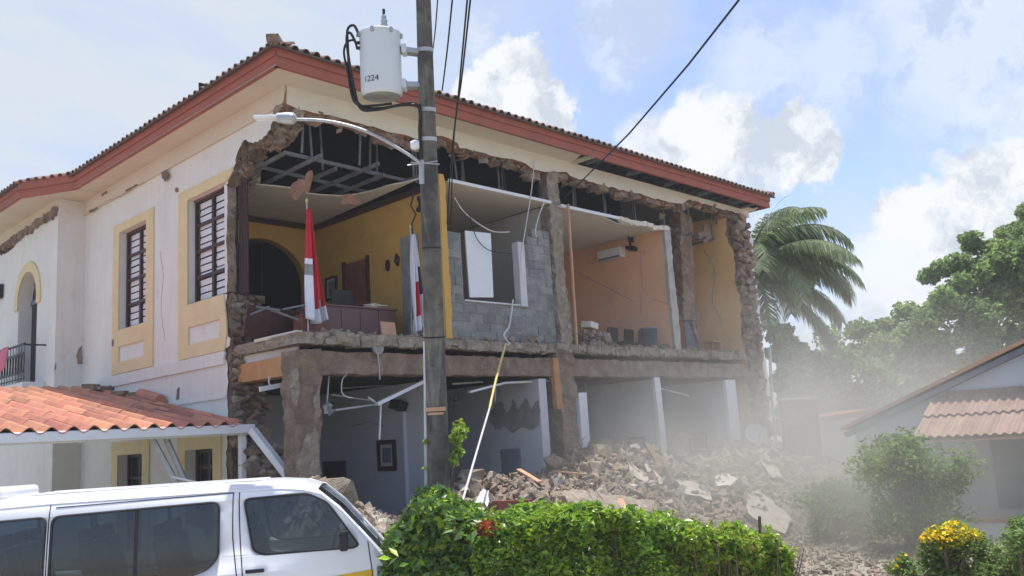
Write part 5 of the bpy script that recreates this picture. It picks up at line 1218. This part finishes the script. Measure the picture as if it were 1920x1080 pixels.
for near in (True, False):
    m = MB(); m.tube([side(x, z, near, .004) + Vector((0, 0, .0)) for x, z in [(-3.1, 1.86), (-2, 1.888), (-.2, 1.892), (.5, 1.885), (.74, 1.86), (.95, 1.80), (1.18, 1.60), (1.42, 1.32), (1.62, 1.08)]], .010, 5); vpart(m, 'drip_rail', 'vanpaint')
    for xs in (((-.02, 1.875), (-.02, 1.4), (.03, .9), (.03, .4)), ((.045, 1.875), (.06, 1.4), (.09, .9), (.09, .4)), ((-1.96, 1.875), (-1.96, 1.3), (-1.96, .5)), ((1.46, 1.24), (1.50, .9), (1.50, .75))):
        m = MB(); m.tube([side(x, z + dz, near, .004) for (x, z), dz in [((a_[0] + (b_[0] - a_[0]) * k_ / 6, a_[1] + (b_[1] - a_[1]) * k_ / 6), 0) for a_, b_ in zip(xs, xs[1:]) for k_ in range(7)]], .006, 4); vpart(m, 'door_seam', 'seam')
    m = MB(); m.tube([side(x, z, near, .002) for x, z in ((-1.9, 1.845), (-1, 1.86), (-.02, 1.875))], .006, 4); vpart(m, 'door_seam', 'seam')
    m = MB(); m.grid(lambda a, b: side(.95 + a * .56, .885 + .05 * a - b * .14, near, .006), 10, 3); vpart(m, 'side_stripe', 'stripe')
    m = MB(); q = side(1.20, 1.24, near, .0); sg = -1 if near else 1
    m.box(q + Vector((.0, sg * .10, .04)), (.09, .16, .22)); m.bar(q + Vector((0, sg * .01, -.03)), q + Vector((0, sg * .07, 0)), .05, .04); vpart(m, 'wing_mirror', 'dark', bevel=.025)
    m = MB(); m.box(side(.22, 1.02, near, .02), (.2, .03, .04)); vpart(m, 'door_handle', 'dark', bevel=.008)
    m = MB(); m.grid(lambda a, b: side(1.55 + a * .24, .78 + b * .18, near, .012), 4, 3); vpart(m, 'headlight', 'glass2')
    for x in (1.25, -2.1):
        c = Vector((x, .10 if near else WD - .10, .33)); wv = MB(); wv.tube([c + Vector((0, -.1, 0)), c + Vector((0, -.08, 0)), c + Vector((0, .08, 0)), c + Vector((0, .1, 0))], [.29, .33, .33, .29], 28); w = vpart(wv, 'wheel', 'rubber', smooth=True)
        vpart(MB().tube([c + Vector((0, -.105 if near else .105, 0)), c + Vector((0, -.115 if near else .115, 0))], [.2, .17], 20), 'rim', 'alu', w)
fl = MB(); fl.span((-3.2, .1, .42), (1.6, 1.6, .47)); vpart(fl, 'floor_pan', 'interior')
ds_ = MB(); ds_.box((1.28, .85, 1.02), (.42, 1.45, .28)); vpart(ds_, 'dashboard', 'dark', bevel=.04)
sw = MB(); sw.tube([Vector((1.02 + .05 * math.sin(t), 1.22 + .19 * math.cos(t), 1.16 + .17 * math.sin(t))) for t in [k * math.pi / 8 for k in range(17)]], .015, 6, cap=False); vpart(sw, 'steering_wheel', 'dark')
for x, ys in ((.32, (.42, 1.24)), (-.62, (.42, .85, 1.28)), (-1.42, (.42, .85, 1.28)), (-2.25, (.42, .85, 1.28))):
    for y in ys:
        m = MB(); m.box((x - .18, y, 1.12), (.13, .40, .62), (0, -.22, 0)); s_ = vpart(m, 'seat', 'seat', bevel=.04)
        vpart(MB().box((x + .05, y, .82), (.46, .40, .14)), 'seat_cushion', 'seat', s_, bevel=.03); vpart(MB().box((x - .27, y, 1.50), (.09, .24, .15), (0, -.15, 0)), 'headrest', 'seat', s_, bevel=.03)
        vpart(MB().tube([(x, y, .47), (x, y, .76)], .05, 8), 'seat_leg', 'steel', s_)
for y_ in (.45, .72, .98, 1.25): vpart(MB().bar((-2.3, y_, 1.992), (.25, y_, 1.99), .05, .012), 'roof_rib', 'vanpaint', bevel=.005)
for near in (True, False):
    for x_, z0_, z1_ in ((-1.05, 1.0, 1.76), (-2.6, 1.03, 1.72)): m = MB(); m.tube([side(x_, z0_ + (z1_ - z0_) * k_ / 6, near, -.02) for k_ in range(7)], .022, 6); vpart(m, 'window_divider', 'seam')
vpart(MB().box((-2.95, .85, 2.02), (.85, 1.1, .14)), 'roof_vent', 'vanpaint', bevel=.05)
m = MB(); q = side(-.36, 1.62, True, -.05); m.prism([(-.50, 1.70), (-.26, 1.72), (-.24, 1.52), (-.30, 1.34), (-.38, 1.50), (-.52, 1.56)], [], 1, .20, .205); vpart(m, 'curtain', 'leaf_light')

# ------------------------------------------------------------------ vegetation
def leaves(m, pts, size, rr, up=.4, aspect=.45, fold=True, mi=0, szj=.35):
    for p in pts:
        d = Vector((rr.gauss(0, 1), rr.gauss(0, 1), rr.gauss(0, 1) + up)).normalized(); a = Vector((rr.gauss(0, 1), rr.gauss(0, 1), rr.gauss(0, .6)))
        t = (a - d * a.dot(d)).normalized(); b = d.cross(t); l = size * rr.uniform(1 - szj, 1 + szj); w = l * aspect
        v = len(m.v); m.v += [p - t * l * .5, p + b * w * .5 + d * w * .12, p + t * l * .5, p - b * w * .5 + d * w * .12]
        m.f += [[v, v + 1, v + 2], [v, v + 2, v + 3]]; m.m += [mi, mi]
def blob(c, r, n, rr, shell_=.35):
    out = []
    for _ in range(n):
        d = Vector((rr.gauss(0, 1), rr.gauss(0, 1), rr.gauss(0, 1))).normalized(); k = (1 - shell_ * rr.random() ** 1.3)
        out.append(Vector((c[0] + d.x * r[0] * k, c[1] + d.y * r[1] * k, c[2] + d.z * r[2] * k)))
    return out
# clipped hedge in front of the rubble
rr = random.Random(4)
HD = 10.3
def hedge_top(px):
    P = [(735, 1000), (760, 972), (790, 925), (825, 918), (862, 948), (905, 962), (960, 952), (1030, 945), (1100, 945), (1180, 955), (1260, 968), (1330, 982), (1400, 992), (1450, 998), (1478, 1015)]
    for (x0, y0), (x1, y1) in zip(P, P[1:]):
        if x0 <= px <= x1: return y0 + (y1 - y0) * (px - x0) / (x1 - x0)
    return 1020
HG = thing('clipped_hedge', 'bright green clipped hedge running behind the road edge', 'hedge', tuple(lvl(at(1150, 900, HD), 0, 0, 0)))
m = MB(); core = []
for k in range(52000):
    px = rr.uniform(885, 1457); t = at(px, hedge_top(px), HD); dep = rr.uniform(-.55, .55)
    z1 = t.z + .05 * noise.noise(Vector((px * .03, dep * 2, 0))) + .12 * noise.noise(Vector((px * .09, dep * 5, 4)))
    lump = noise.noise(Vector((px * .017, dep * 1.2, 7))); z1 += .16 * lump - .13
    f_ = rr.random()
    if noise.noise(Vector((px * .05, dep * 4, f_ * 3))) < -.42: continue
    if f_ < .5: z = z1 + .02 - rr.uniform(-.05, .16) - .12 * dep * dep; dd_ = dep
    else: z = rr.uniform(.1, z1 - .02); dd_ = -.5 + abs(rr.gauss(0, .09)) + .34 * noise.noise(Vector((px * .017, z * 2.2, 9)))
    p = lvl(t, 0, dd_, z); yel = px > 1225 and rr.random() < .35 * min(1, (px - 1225) / 120) * (1.1 - abs(px - 1340) / 260)
    leaves(m, [p], .08, rr, .9, .48, mi=1 if yel else (2 if rr.random() < .22 else 0), szj=.55)
m.obj('foliage', [MT['leaf_hedge'], MT['leaf_yellow'], MT['leaf_dark']], HG, fix=False)['kind'] = 'stuff'
m = MB()
for k in range(260):
    px = rr.uniform(890, 1478); t = at(px, hedge_top(px), HD); a = lvl(t, 0, rr.uniform(-.55 if px > 1290 else -.25, .35), 0); h = (t.z - .05) * rr.uniform(.7, 1); b = a + Vector((rr.uniform(-.2, .2), rr.uniform(-.2, .2), h))
    m.tube([a, a.lerp(b, .5) + Vector((rr.uniform(-.06, .06), rr.uniform(-.06, .06), 0)), b], [.012, .009, .004], 5)
m.tube([at(1425, 1000, HD), at(1424, 968, HD)], .02, 6)
m.obj('stems', MT['twig'], HG)
m = MB(); mt_ = MB()
for k in range(420):
    px = rr.uniform(890, 1470); t = at(px, hedge_top(px), HD); a = lvl(t, 0, rr.uniform(-.5, .4), t.z - .16); l_ = abs(rr.gauss(.10, .07)); d_ = Vector((rr.gauss(0, .35), rr.gauss(0, .35), 1)).normalized()
    mt_.tube([a, a + d_ * l_], [.005, .002], 4)
    leaves(m, [a + d_ * l_ * rr.uniform(.3, 1.05) + Vector((rr.gauss(0, .02), rr.gauss(0, .02), 0)) for _ in range(8)], .075, rr, .3, .42)
m.obj('shoots', MT['leaf_hedge'], HG, fix=False)['kind'] = 'stuff'; mt_.obj('shoot_twigs', MT['twig'], HG)['kind'] = 'stuff'
m = MB(); leaves(m, blob(at(912, 992, HD - .5), (.12, .12, .10), 130, rr), .08, rr, .6); m.obj('red_leaves', MT['redleaf'], HG, fix=False)
BS = thing('leafy_bush', 'dark green glossy bush wrapped around the utility pole foot', 'bush', tuple(lvl(at(800, 900, 10.4), 0, 0, 0)))
m = MB()
for k in range(9500):
    px = rr.uniform(728, 905); t = at(px, hedge_top(px) - 4, 10.4); dep = rr.gauss(0, .3); z1 = t.z + .08 * noise.noise(Vector((px * .04, dep * 3, 1))) - .25 * dep * dep
    z = z1 - abs(rr.gauss(0, .10)) if rr.random() < .5 else rr.uniform(.1, z1)
    dd_ = dep if z > z1 - .2 else -.5 + abs(rr.gauss(0, .12)) + .15 * noise.noise(Vector((px * .02, z * 2, 5)))
    leaves(m, [lvl(t, 0, dd_, z)], .12, rr, .6, .46, mi=1 if rr.random() < .3 else 0, szj=.5)
m.obj('foliage', [MT['leaf_dark'], MT['leaf_hedge']], BS, fix=False)['kind'] = 'stuff'
m = MB()
for k in range(40):
    px = rr.uniform(735, 895); t = at(px, hedge_top(px), 10.4); a = lvl(t, 0, rr.uniform(-.3, .3), 0); m.tube([a, a + Vector((rr.uniform(-.2, .2), rr.uniform(-.2, .2), t.z - .1))], [.014, .005], 5)
m.obj('stems', MT['twig'], BS)
VN = thing('climbing_vine', 'small bright vine climbing the right side of the utility pole', 'vine', tuple(lvl(at(855, 900, 11.3), 0, 0, 0)))
m = MB()
for (x, y, r, n) in ((862, 800, .09, 40), (855, 825, .10, 50), (860, 848, .08, 36), (868, 812, .07, 24), (852, 862, .08, 26), (796, 830, .03, 6), (796, 880, .03, 5)): leaves(m, blob(at(x, y, 11.25), (r, r, r * 1.1), n, rr, 1.), .085, rr, .5, .6)
m.obj('foliage', MT['leaf_hedge'], VN, fix=False)
MB().tube(curve([at(845, 960, 11.25), at(848, 900, 11.25), at(850, 850, 11.25), at(858, 805, 11.25)]), [.008] * 31, 5).obj('stem', MT['twig'], VN)

# broad trees beyond the ruin
def tree(label, px, py_base, depth, clumps, lm, leaf, per, seed, group='trees beyond the ruined building', name='broadleaf_tree'):
    rr = random.Random(seed); b = at(px, py_base, depth); b = Vector((b.x, b.y, 0))
    t = thing(name, label, 'tree', tuple(b), group); C = [(at(x, y, depth + dz), r * depth / FPX) for x, y, r, dz in clumps]
    cen = sum((c for c, _ in C), Vector()) / len(C)
    m = MB(); fork = Vector((b.x + .2, b.y, max(1.2, cen.z * .45))); m.tube(curve([b - Vector((0, 0, .1)), b.lerp(fork, .5) + Vector((.15, 0, 0)), fork], 5), [.32 - .012 * k for k in range(11)], 10)
    for c, r in C:
        mid = fork.lerp(c, .55) + Vector((0, 0, .25)); m.tube(curve([fork, mid, c], 4), [.13 - .012 * k for k in range(9)], 6)
    m.obj('trunk', MT['bark'], t, smooth=True)
    m = MB()
    for c, r in C:
        for k in range(9):
            d = Vector((rr.gauss(0, 1), rr.gauss(0, 1), rr.gauss(.2, .8))).normalized(); cc = c + d * r * rr.uniform(.35, .85); r2 = r * rr.uniform(.28, .52)
            leaves(m, blob(cc, (r2, r2, r2 * .75), per, rr, .8), leaf, rr, .6, .55)
    m.obj('crown', MT[lm], t, fix=False)['kind'] = 'stuff'
    return t
tree('large hazy green tree rising behind the roof of the neighbouring house', 1850, 900, 40, [(1790, 520, 60, 0), (1850, 480, 62, 1), (1915, 470, 75, 0), (1740, 600, 70, -1), (1820, 590, 90, 0), (1900, 580, 100, 1), (1960, 520, 100, 0), (1700, 660, 70, 0), (1790, 680, 90, -1), (1880, 680, 100, 0)], 'leaf_tree', .26, 420, 31)
tree('spreading hazy tree between the palm and the large tree', 1640, 900, 46, [(1560, 690, 70, 0), (1620, 660, 60, 1), (1680, 650, 55, 0), (1530, 740, 70, 0), (1600, 740, 80, -1), (1670, 730, 80, 0), (1740, 740, 80, 1), (1500, 720, 45, 0), (1490, 780, 60, 0), (1570, 800, 70, 0), (1650, 800, 70, 0)], 'leaf_tree', .27, 380, 32)
tree('light green tree peeping out beside the white end of the ruin', 1480, 900, 36, [(1462, 625, 30, 0), (1480, 650, 34, 0), (1455, 665, 30, 1), (1495, 700, 40, 0), (1465, 720, 40, 0), (1520, 680, 40, 2), (1545, 720, 45, 2), (1500, 745, 50, 1)], 'leaf_light', .26, 170, 33)
tree('tall dark green tree at the photo edge behind the large hazy tree', 1950, 900, 50, [(1930, 430, 50, 0), (1960, 470, 80, 0), (1990, 400, 60, 0), (1990, 560, 110, 0)], 'leaf_light', .3, 360, 34)
# coconut palm
PD = 38
pc_ = at(1396, 515, PD); PL = thing('coconut_palm', 'coconut palm with drooping fronds behind the end of the roof', 'palm tree', (pc_.x, pc_.y + .8, 0))
MB().tube(curve([Vector((pc_.x + .2, pc_.y + .8, -.1)), Vector((pc_.x + .5, pc_.y + .4, pc_.z * .5)), pc_]), [.26 - .003 * k for k in range(21)], 12).obj('trunk', MT['bark'], PL, smooth=True)
rr = random.Random(8)
def frond(az, el, ln, droop, seed):
    rr = random.Random(seed); h = Vector((math.cos(az), math.sin(az), 0)); m = MB(); P = []; p = pc_.copy(); n = 22; e = el
    for k in range(n + 1):
        P.append(p.copy()); p = p + (h * math.cos(e) + _ez * math.sin(e)) * (ln / n); e -= droop / n * (.5 + 1.0 * k / n)
    m.tube(P, [.05 * (1 - k / (n + 1)) + .008 for k in range(n + 1)], 5)
    sd = h.cross(_ez).normalized()
    for k in range(3, n * 7):
        f_ = k / 7; i = min(int(f_), n - 1); q = P[i].lerp(P[i + 1], f_ - i); t = (P[i + 1] - P[i]).normalized(); L_ = ln * .24 * math.sin(math.pi * min(1, .12 + .88 * (1 - f_ / n) ** .8)) * rr.uniform(.8, 1.1) + .15
        for s in (-1, 1):
            d1 = (sd * s * .8 + t * .55 - _ez * rr.uniform(.15, .6)).normalized(); mid = q + d1 * L_ * .5; tip = mid + (d1 - _ez * rr.uniform(.6, 1.3)).normalized() * L_ * .5; w = t * .034
            v = len(m.v); m.v += [q - w * .6, q + w * .6, mid + w, mid - w, tip]; m.f += [[v, v + 1, v + 2, v + 3], [v + 3, v + 2, v + 4]]; m.m += [0, 0]
    return m.obj('frond', MT['leaf_palm'], PL, fix=False)
scr = math.atan2(SR.y, SR.x)
for k in range(30):
    az = scr + (k / 30) * 2 * math.pi + rr.uniform(-.12, .12); frond(az, rr.uniform(.2, 1.3), rr.uniform(4.2, 5.4), rr.uniform(1.6, 2.6), 400 + k)
for az, el, dr_ in ((0.05, .75, 1.7), (-.1, .35, 1.7), (.12, .0, 1.3), (.0, -.35, 1.1), (.2, 1.0, 2.2)): frond(scr + az, el, 5.0, dr_, 440 + int(az * 100))

# ------------------------------------------------------------------ neighbouring house
MT['bluewall'] = mat('pale blue house paint', (.50, .545, .60), (.46, .50, .555), 1, .85, .08, 50, stain=(.36, .37, .38), slo=.55, shi=.75, samt=.5)
MT['pinktile'] = mat('dusty clay tile', (.34, .225, .17), (.26, .17, .13), 3, .85, .3, 40, stain=(.24, .17, .15), sscale=2, slo=.52, shi=.7, samt=.6, rand=.12)
HU = 10.3                                     # the gable stands on the plane x = HU, parallel to the ruin's side wall
hp_ = lambda x, y, d=0: on(x, y, 0, HU - d)
HS = thing('neighbour_house', 'pale blue gabled house with tiled lean-to beyond the dust', 'house', tuple(lvl(hp_(1800, 900), 0, 0, 0)))
o_ = lvl(hp_(1800, 800), 0, 0, 0); HX = Vector((0, -1, 0)); HY = Vector((1, 0, 0))
def hs(px, py): q = hp_(px, py); s = (q - o_).dot(HX); return (s, q.z)
MH = Matrix(((HX.x, HY.x, 0, o_.x), (HX.y, HY.y, 0, o_.y), (0, 0, 1, 0), (0, 0, 0, 1)))
ev = hs(1592, 806); ap_ = hs(1925, 645); kk = (ap_[1] - ev[1]) / (ap_[0] - ev[0]); rs = ap_[0] + 1.2; apz = ap_[1] + 1.2 * kk
m = MB(); m.prism([(ev[0] + .12, 0), (ev[0] + .12, ev[1] + .02), (rs, apz - .08), (2 * rs - ev[0] - .12, ev[1] + .02), (2 * rs - ev[0] - .12, 0)], [], 1, .0, .2); m.obj('gable_wall', MT['bluewall'], HS, M=MH)
m = MB(); m.prism([(ev[0] + .12, 0), (ev[0] + .12, ev[1]), (ev[0] + .3, ev[1]), (ev[0] + .3, 0)], [], 1, .2, 9); m.obj('side_wall', MT['bluewall'], HS, M=MH)
m = MB()
for sgn in (0, 1):
    a = (ev[0] - .05, ev[1]) if not sgn else (2 * rs - ev[0] + .05, ev[1]); b = (rs, apz)
    m.add([(a[0], -.25, a[1]), (b[0], -.25, b[1]), (b[0], 9, b[1]), (a[0], 9, a[1]), (a[0], -.25, a[1] + .07), (b[0], -.25, b[1] + .07), (b[0], 9, b[1] + .07), (a[0], 9, a[1] + .07)], [(0, 3, 2, 1), (4, 5, 6, 7), (0, 1, 5, 4), (1, 2, 6, 5), (2, 3, 7, 6), (3, 0, 4, 7)])
m.obj('roof', MT['pinktile'], HS, M=MH)
m = MB(); m.bar((ev[0] - .06, -.27, ev[1] + .03), (rs, -.27, apz + .03), .04, .07); m.obj('verge_board', MT['cardboard'], HS, M=MH); m = MB(); m.bar((ev[0] - .02, -.1, ev[1] - .10), (rs, -.1, apz - .10), .2, .10); m.obj('verge_soffit', MT['bluegrey'], HS, M=MH)
# tiled lean-to in front of the gable
l0 = hs(1712, 822); l1 = hs(1768, 748); AWD = 1.5
zt = l1[1] + .12; m = MB(); tw = .16
for k in range(9):
    t = k / 8
    for j in range(2):
        m.v.append(Vector((t * tw, j, .022 * math.cos(t * 2 * math.pi)))); m.v.append(Vector((t * tw, j, .022 * math.cos(t * 2 * math.pi) - .012)))
for k in range(8):
    a = k * 4; m.f += [[a, a + 4, a + 6, a + 2], [a + 1, a + 3, a + 7, a + 5], [a, a + 1, a + 5, a + 4]]; m.m += [0] * 3
tl2 = m.fix(m.mesh('roof_tile', MT['pinktile']))
q0 = hp_(1712, 822, AWD); s0 = (q0 - o_).dot(HX); zb = q0.z
q1 = hp_(1768, 746); s1 = (q1 - o_).dot(HX); zt = q1.z
m = MB(); m.add([(s0, -AWD, zb - .08), (s0 + 6, -AWD, zb - .08), (s0 + 6, 0, zt - .08), (s0 + .25, 0, zt - .08)], [(0, 1, 2, 3)]); lt = m.obj('lean_to_roof', MT['cardboard'], HS, M=MH)
ll = math.hypot(AWD, zt - zb) / 2; aa = math.atan2(zt - zb, AWD)
for r_ in range(2):
    for c_ in range(34):
        f0 = r_ / 2; M = MH @ Matrix.Translation((s0 + c_ * tw + r_ * .0, -AWD + f0 * AWD - .05 * r_, zb + (zt - zb) * f0 + .02 + .02 * r_)) @ Matrix.Rotation(aa, 4, 'X') @ Matrix.Diagonal((1, ll + .08, 1, 1))
        inst('roof_tile', tl2, lt, M)
m = MB(); m.span((s0 + .25, -.1, zt - .03), (s0 + 6, -.003, zt + .12)); m.obj('flashing', MT['concrete'], HS, M=MH)
for x in (s0 + .35, s0 + 3.2): m = MB(); m.span((x, -AWD + .1, 0), (x + .1, -AWD + .2, zb - .09)); m.obj('lean_to_post', MT['bluegrey'], HS, M=MH)
m = MB(); m.span((s0 + .9, -.05, .4), (s0 + 4.1, -.004, zb - .12)); m.obj('lean_to_shade', MT['bluegrey'], HS, M=MH, bevel=.01)  # blue grey panel painted as shade on the wall below the lean-to
m = MB(); m.span((s0 + .8, -AWD - .1, 0), (s0 + 6, -AWD + .05, .3)); m.obj('terrace_wall', MT['bluewall'], HS, M=MH, bevel=.01)
m = MB(); m.span((s0 + .8, -AWD - .14, .302), (s0 + 6, -AWD + .08, .38)); m.obj('terrace_coping', MT['brickred'], HS, M=MH, bevel=.01)
# garden walls and outhouse dimmed by dust
GW = thing('outhouse', 'low white outhouse with red roof edge behind the dust', 'outhouse', tuple(lvl(at(1560, 900, 26), 0, 0, 0)))
oo = lvl(at(1560, 850, 26), 0, 0, 0); MG = Matrix(((SR.x, SA.x, 0, oo.x), (SR.y, SA.y, 0, oo.y), (0, 0, 1, 0), (0, 0, 0, 1)))
def gs(px, py): q = at(px, py, 26); return ((q - oo).dot(SR), q.z)
a = gs(1520, 790); b = gs(1610, 800); MB().span((a[0], 0, 0), (b[0] + 1, 3, a[1])).obj('wall', MT['plaster'], GW, M=MG)
a2 = gs(1560, 782); b2 = gs(1640, 772); m = MB(); m.prism([(a2[0] - .2, a2[1] + .03), (b2[0], b2[1] + .1), (b2[0], b2[1] - .08), (a2[0] - .2, a2[1] - .12)], [], 1, -.2, 3); m.obj('roof', MT['fascia'], GW, M=MG)
RW = thing('brown_garden_wall', 'brown plastered wall fading into the dust beyond the ruin', 'wall', tuple(lvl(at(1490, 900, 25), 0, 0, 0)))
a = at(1462, 752, 25); b = at(1528, 752, 25); MB().bar(Vector((a.x, a.y, a.z / 2)), Vector((b.x, b.y, a.z / 2)), .25, a.z).obj('wall', MT['brickred'], RW); MB().bar(Vector((a.x, a.y, a.z + .04)), Vector((b.x, b.y, a.z + .04)), .32, .08).obj('coping', MT['band'], RW)

# shrubs in the dusty garden
def shrub(name, label, px, py_top, depth, wpx, lm, leaf, n, seed, cat='shrub', lobes=7, extra=None, cap=False):
    rr = random.Random(seed); tp_ = at(px, py_top, depth); b = Vector((tp_.x, tp_.y, 0)); t = thing(name, label, cat, tuple(b), 'garden shrubs'); w = wpx * depth / FPX / 2; h = tp_.z
    m = MB(); cs = []
    for k in range(lobes):
        a = rr.uniform(0, 6.28); q = rr.uniform(.15, .75); zz = h * rr.uniform(.2, .9) * (1.08 - .35 * q); r_ = w * rr.uniform(.28, .5)
        if cap: zz = h - w * rr.uniform(.30, .55); q *= 1.1; r_ = w * rr.uniform(.25, .36)
        cs.append((b + Vector((math.cos(a) * w * q, math.sin(a) * w * q, zz)), r_))
    cs.append((b + Vector((0, 0, h - w * .28)), w * .30)); ncap = len(cs)
    if cap:
        for k in range(12): a = rr.uniform(0, 6.28); cs.append((b + Vector((math.cos(a) * w * rr.uniform(.1, .7), math.sin(a) * w * rr.uniform(.1, .7), h * rr.uniform(.2, .65))), w * rr.uniform(.28, .42)))
    for c, r_ in cs:
        for j in range(4):
            d = Vector((rr.gauss(0, 1), rr.gauss(0, 1), rr.gauss(0, .8))).normalized(); leaves(m, blob(c + d * r_ * .55, (r_ * .8, r_ * .8, r_ * .7), n // (4 * len(cs)), rr, 1.), leaf, rr, .7, .4)
    m.obj('foliage', MT[lm], t, fix=False)['kind'] = 'stuff'
    m = MB()
    for c, r_ in cs: m.tube(curve([b, b.lerp(c, .5) + Vector((rr.uniform(-.1, .1), rr.uniform(-.1, .1), .05)), c], 4), [.03 - .002 * k for k in range(9)], 6)
    m.obj('stems', MT['twig'], t)
    if extra:
        m = MB()
        for c, r_ in cs[:ncap]: leaves(m, [q_ for q_ in blob(c, (r_ * 1.05, r_ * 1.05, r_ * .85), extra // len(cs), rr, .4) if q_.z > c.z + r_ * .05], .05, rr, 1.2, .8)
        m.obj('blossom', MT['flower'], t, fix=False)
    return t
shrub('garden_shrub', 'tall feathery green shrub in front of the pale blue house', 1690, 815, 15.5, 215, 'leaf_light', .10, 15000, 51, lobes=26)
shrub('garden_shrub', 'dim dark bush half hidden in the dust left of the feathery shrub', 1545, 905, 17, 170, 'leaf_tree', .10, 6500, 52, lobes=14)
shrub('garden_shrub', 'green leafy shrub at the bottom edge beside the yellow bush', 1900, 965, 10.5, 190, 'leaf_light', .065, 9000, 54, lobes=16)
shrub('flowering_shrub', 'rounded bush covered with bright yellow flowers', 1785, 975, 10.8, 175, 'leaf_light', .06, 9000, 55, cat='flower bush', lobes=12, extra=7000, cap=True)
shrub('flowering_shrub', 'sparse low plant with a few yellow flowers left of the yellow bush', 1690, 1035, 10.6, 90, 'leaf_tree', .07, 1800, 56, cat='flower bush', extra=160)
# dry grass and litter at the edge of the rubble
m = MB(); rr = random.Random(91)
for k in range(3500):
    p = lvl(BASE, rr.uniform(3.5, 16), rr.uniform(12, 20), 0)
    if hgt(p.x, p.y) > .15: continue
    h = rr.uniform(.02, .13); d = Vector((rr.gauss(0, .35), rr.gauss(0, .35), 1)).normalized() * h; s = Vector((rr.gauss(0, 1), rr.gauss(0, 1), 0)).normalized() * .012
    v = len(m.v); m.v += [p - s, p + s, p + d]; m.f.append([v, v + 1, v + 2]); m.m.append(0)
tag(m.obj('grass', MT['grass'], fix=False), 'dry dusty grass between the rubble and the garden', 'grass', kind='stuff')

# ------------------------------------------------------------------ dust hanging over the fresh rubble
def dust(name, c, size, dens, seed, label):
    bm = bmesh.new(); bmesh.ops.create_icosphere(bm, subdivisions=3, radius=1); me = bpy.data.meshes.new(name); bm.to_mesh(me); bm.free()
    m = bpy.data.materials.new(name); m.use_nodes = True; nt = m.node_tree; N = nt.nodes; L = nt.links; N.remove(N['Principled BSDF'])
    v = N.new('ShaderNodeVolumePrincipled'); v.inputs['Color'].default_value = (.72, .715, .66, 1); v.inputs['Anisotropy'].default_value = .2
    tc = N.new('ShaderNodeTexCoord'); ln = N.new('ShaderNodeVectorMath'); ln.operation = 'LENGTH'; L.new(tc.outputs['Object'], ln.inputs[0])
    mr = N.new('ShaderNodeMapRange'); mr.interpolation_type = 'SMOOTHSTEP'; mr.inputs[1].default_value = 1; mr.inputs[2].default_value = .1; L.new(ln.outputs['Value'], mr.inputs[0])
    ge = N.new('ShaderNodeNewGeometry'); nz = N.new('ShaderNodeTexNoise'); nz.inputs['Scale'].default_value = .32; nz.inputs['Detail'].default_value = 3; L.new(ge.outputs['Position'], nz.inputs['Vector'])
    n2 = N.new('ShaderNodeMapRange'); n2.inputs[1].default_value = .38; n2.inputs[2].default_value = .62; n2.inputs[3].default_value = .10; L.new(nz.outputs['Fac'], n2.inputs[0])
    mu = N.new('ShaderNodeMath'); mu.operation = 'MULTIPLY'; L.new(mr.outputs[0], mu.inputs[0]); L.new(n2.outputs[0], mu.inputs[1]); m2 = N.new('ShaderNodeMath'); m2.operation = 'MULTIPLY'; m2.inputs[1].default_value = dens; L.new(mu.outputs[0], m2.inputs[0]); L.new(m2.outputs[0], v.inputs['Density'])
    L.new(v.outputs[0], N['Material Output'].inputs['Volume']); me.materials.append(m)
    o = _place(bpy.data.objects.new(name, me), None, Matrix.Translation(c) @ Matrix(((SR.x, SA.x, 0, 0), (SR.y, SA.y, 0, 0), (0, 0, 1, 0), (0, 0, 0, 1))) @ Matrix.Diagonal((size[0], size[1], size[2], 1)))
    return tag(o, label, 'dust', kind='stuff')
dust('dust_cloud', at(1470, 830, 20.5), (9.0, 5.5, 4.5), .21, 1, 'pale dust cloud hanging over the far end of the rubble')
dust('dust_cloud', at(1640, 760, 29), (10, 6.0, 5.5), .055, 2, 'thin dust drifting in front of the trees and outhouse')
dust('dust_cloud', at(1610, 900, 15.5), (5.5, 3.5, 3.0), .36, 3, 'light dust veiling the garden shrubs and the neighbouring house')

def haze():
    m = bpy.data.materials.new('haze'); m.use_nodes = True; N = m.node_tree.nodes; N.remove(N['Principled BSDF'])
    v = N.new('ShaderNodeVolumePrincipled'); v.inputs['Color'].default_value = (.85, .89, .93, 1); v.inputs['Density'].default_value = .0010; v.inputs['Anisotropy'].default_value = .25
    m.node_tree.links.new(v.outputs[0], N['Material Output'].inputs['Volume'])
    o = MB().span((-245, -255, -1), (265, 255, 16)).obj('haze', m); tag(o, 'thin pale haze in the air over the whole place', 'haze', kind='stuff')
haze()
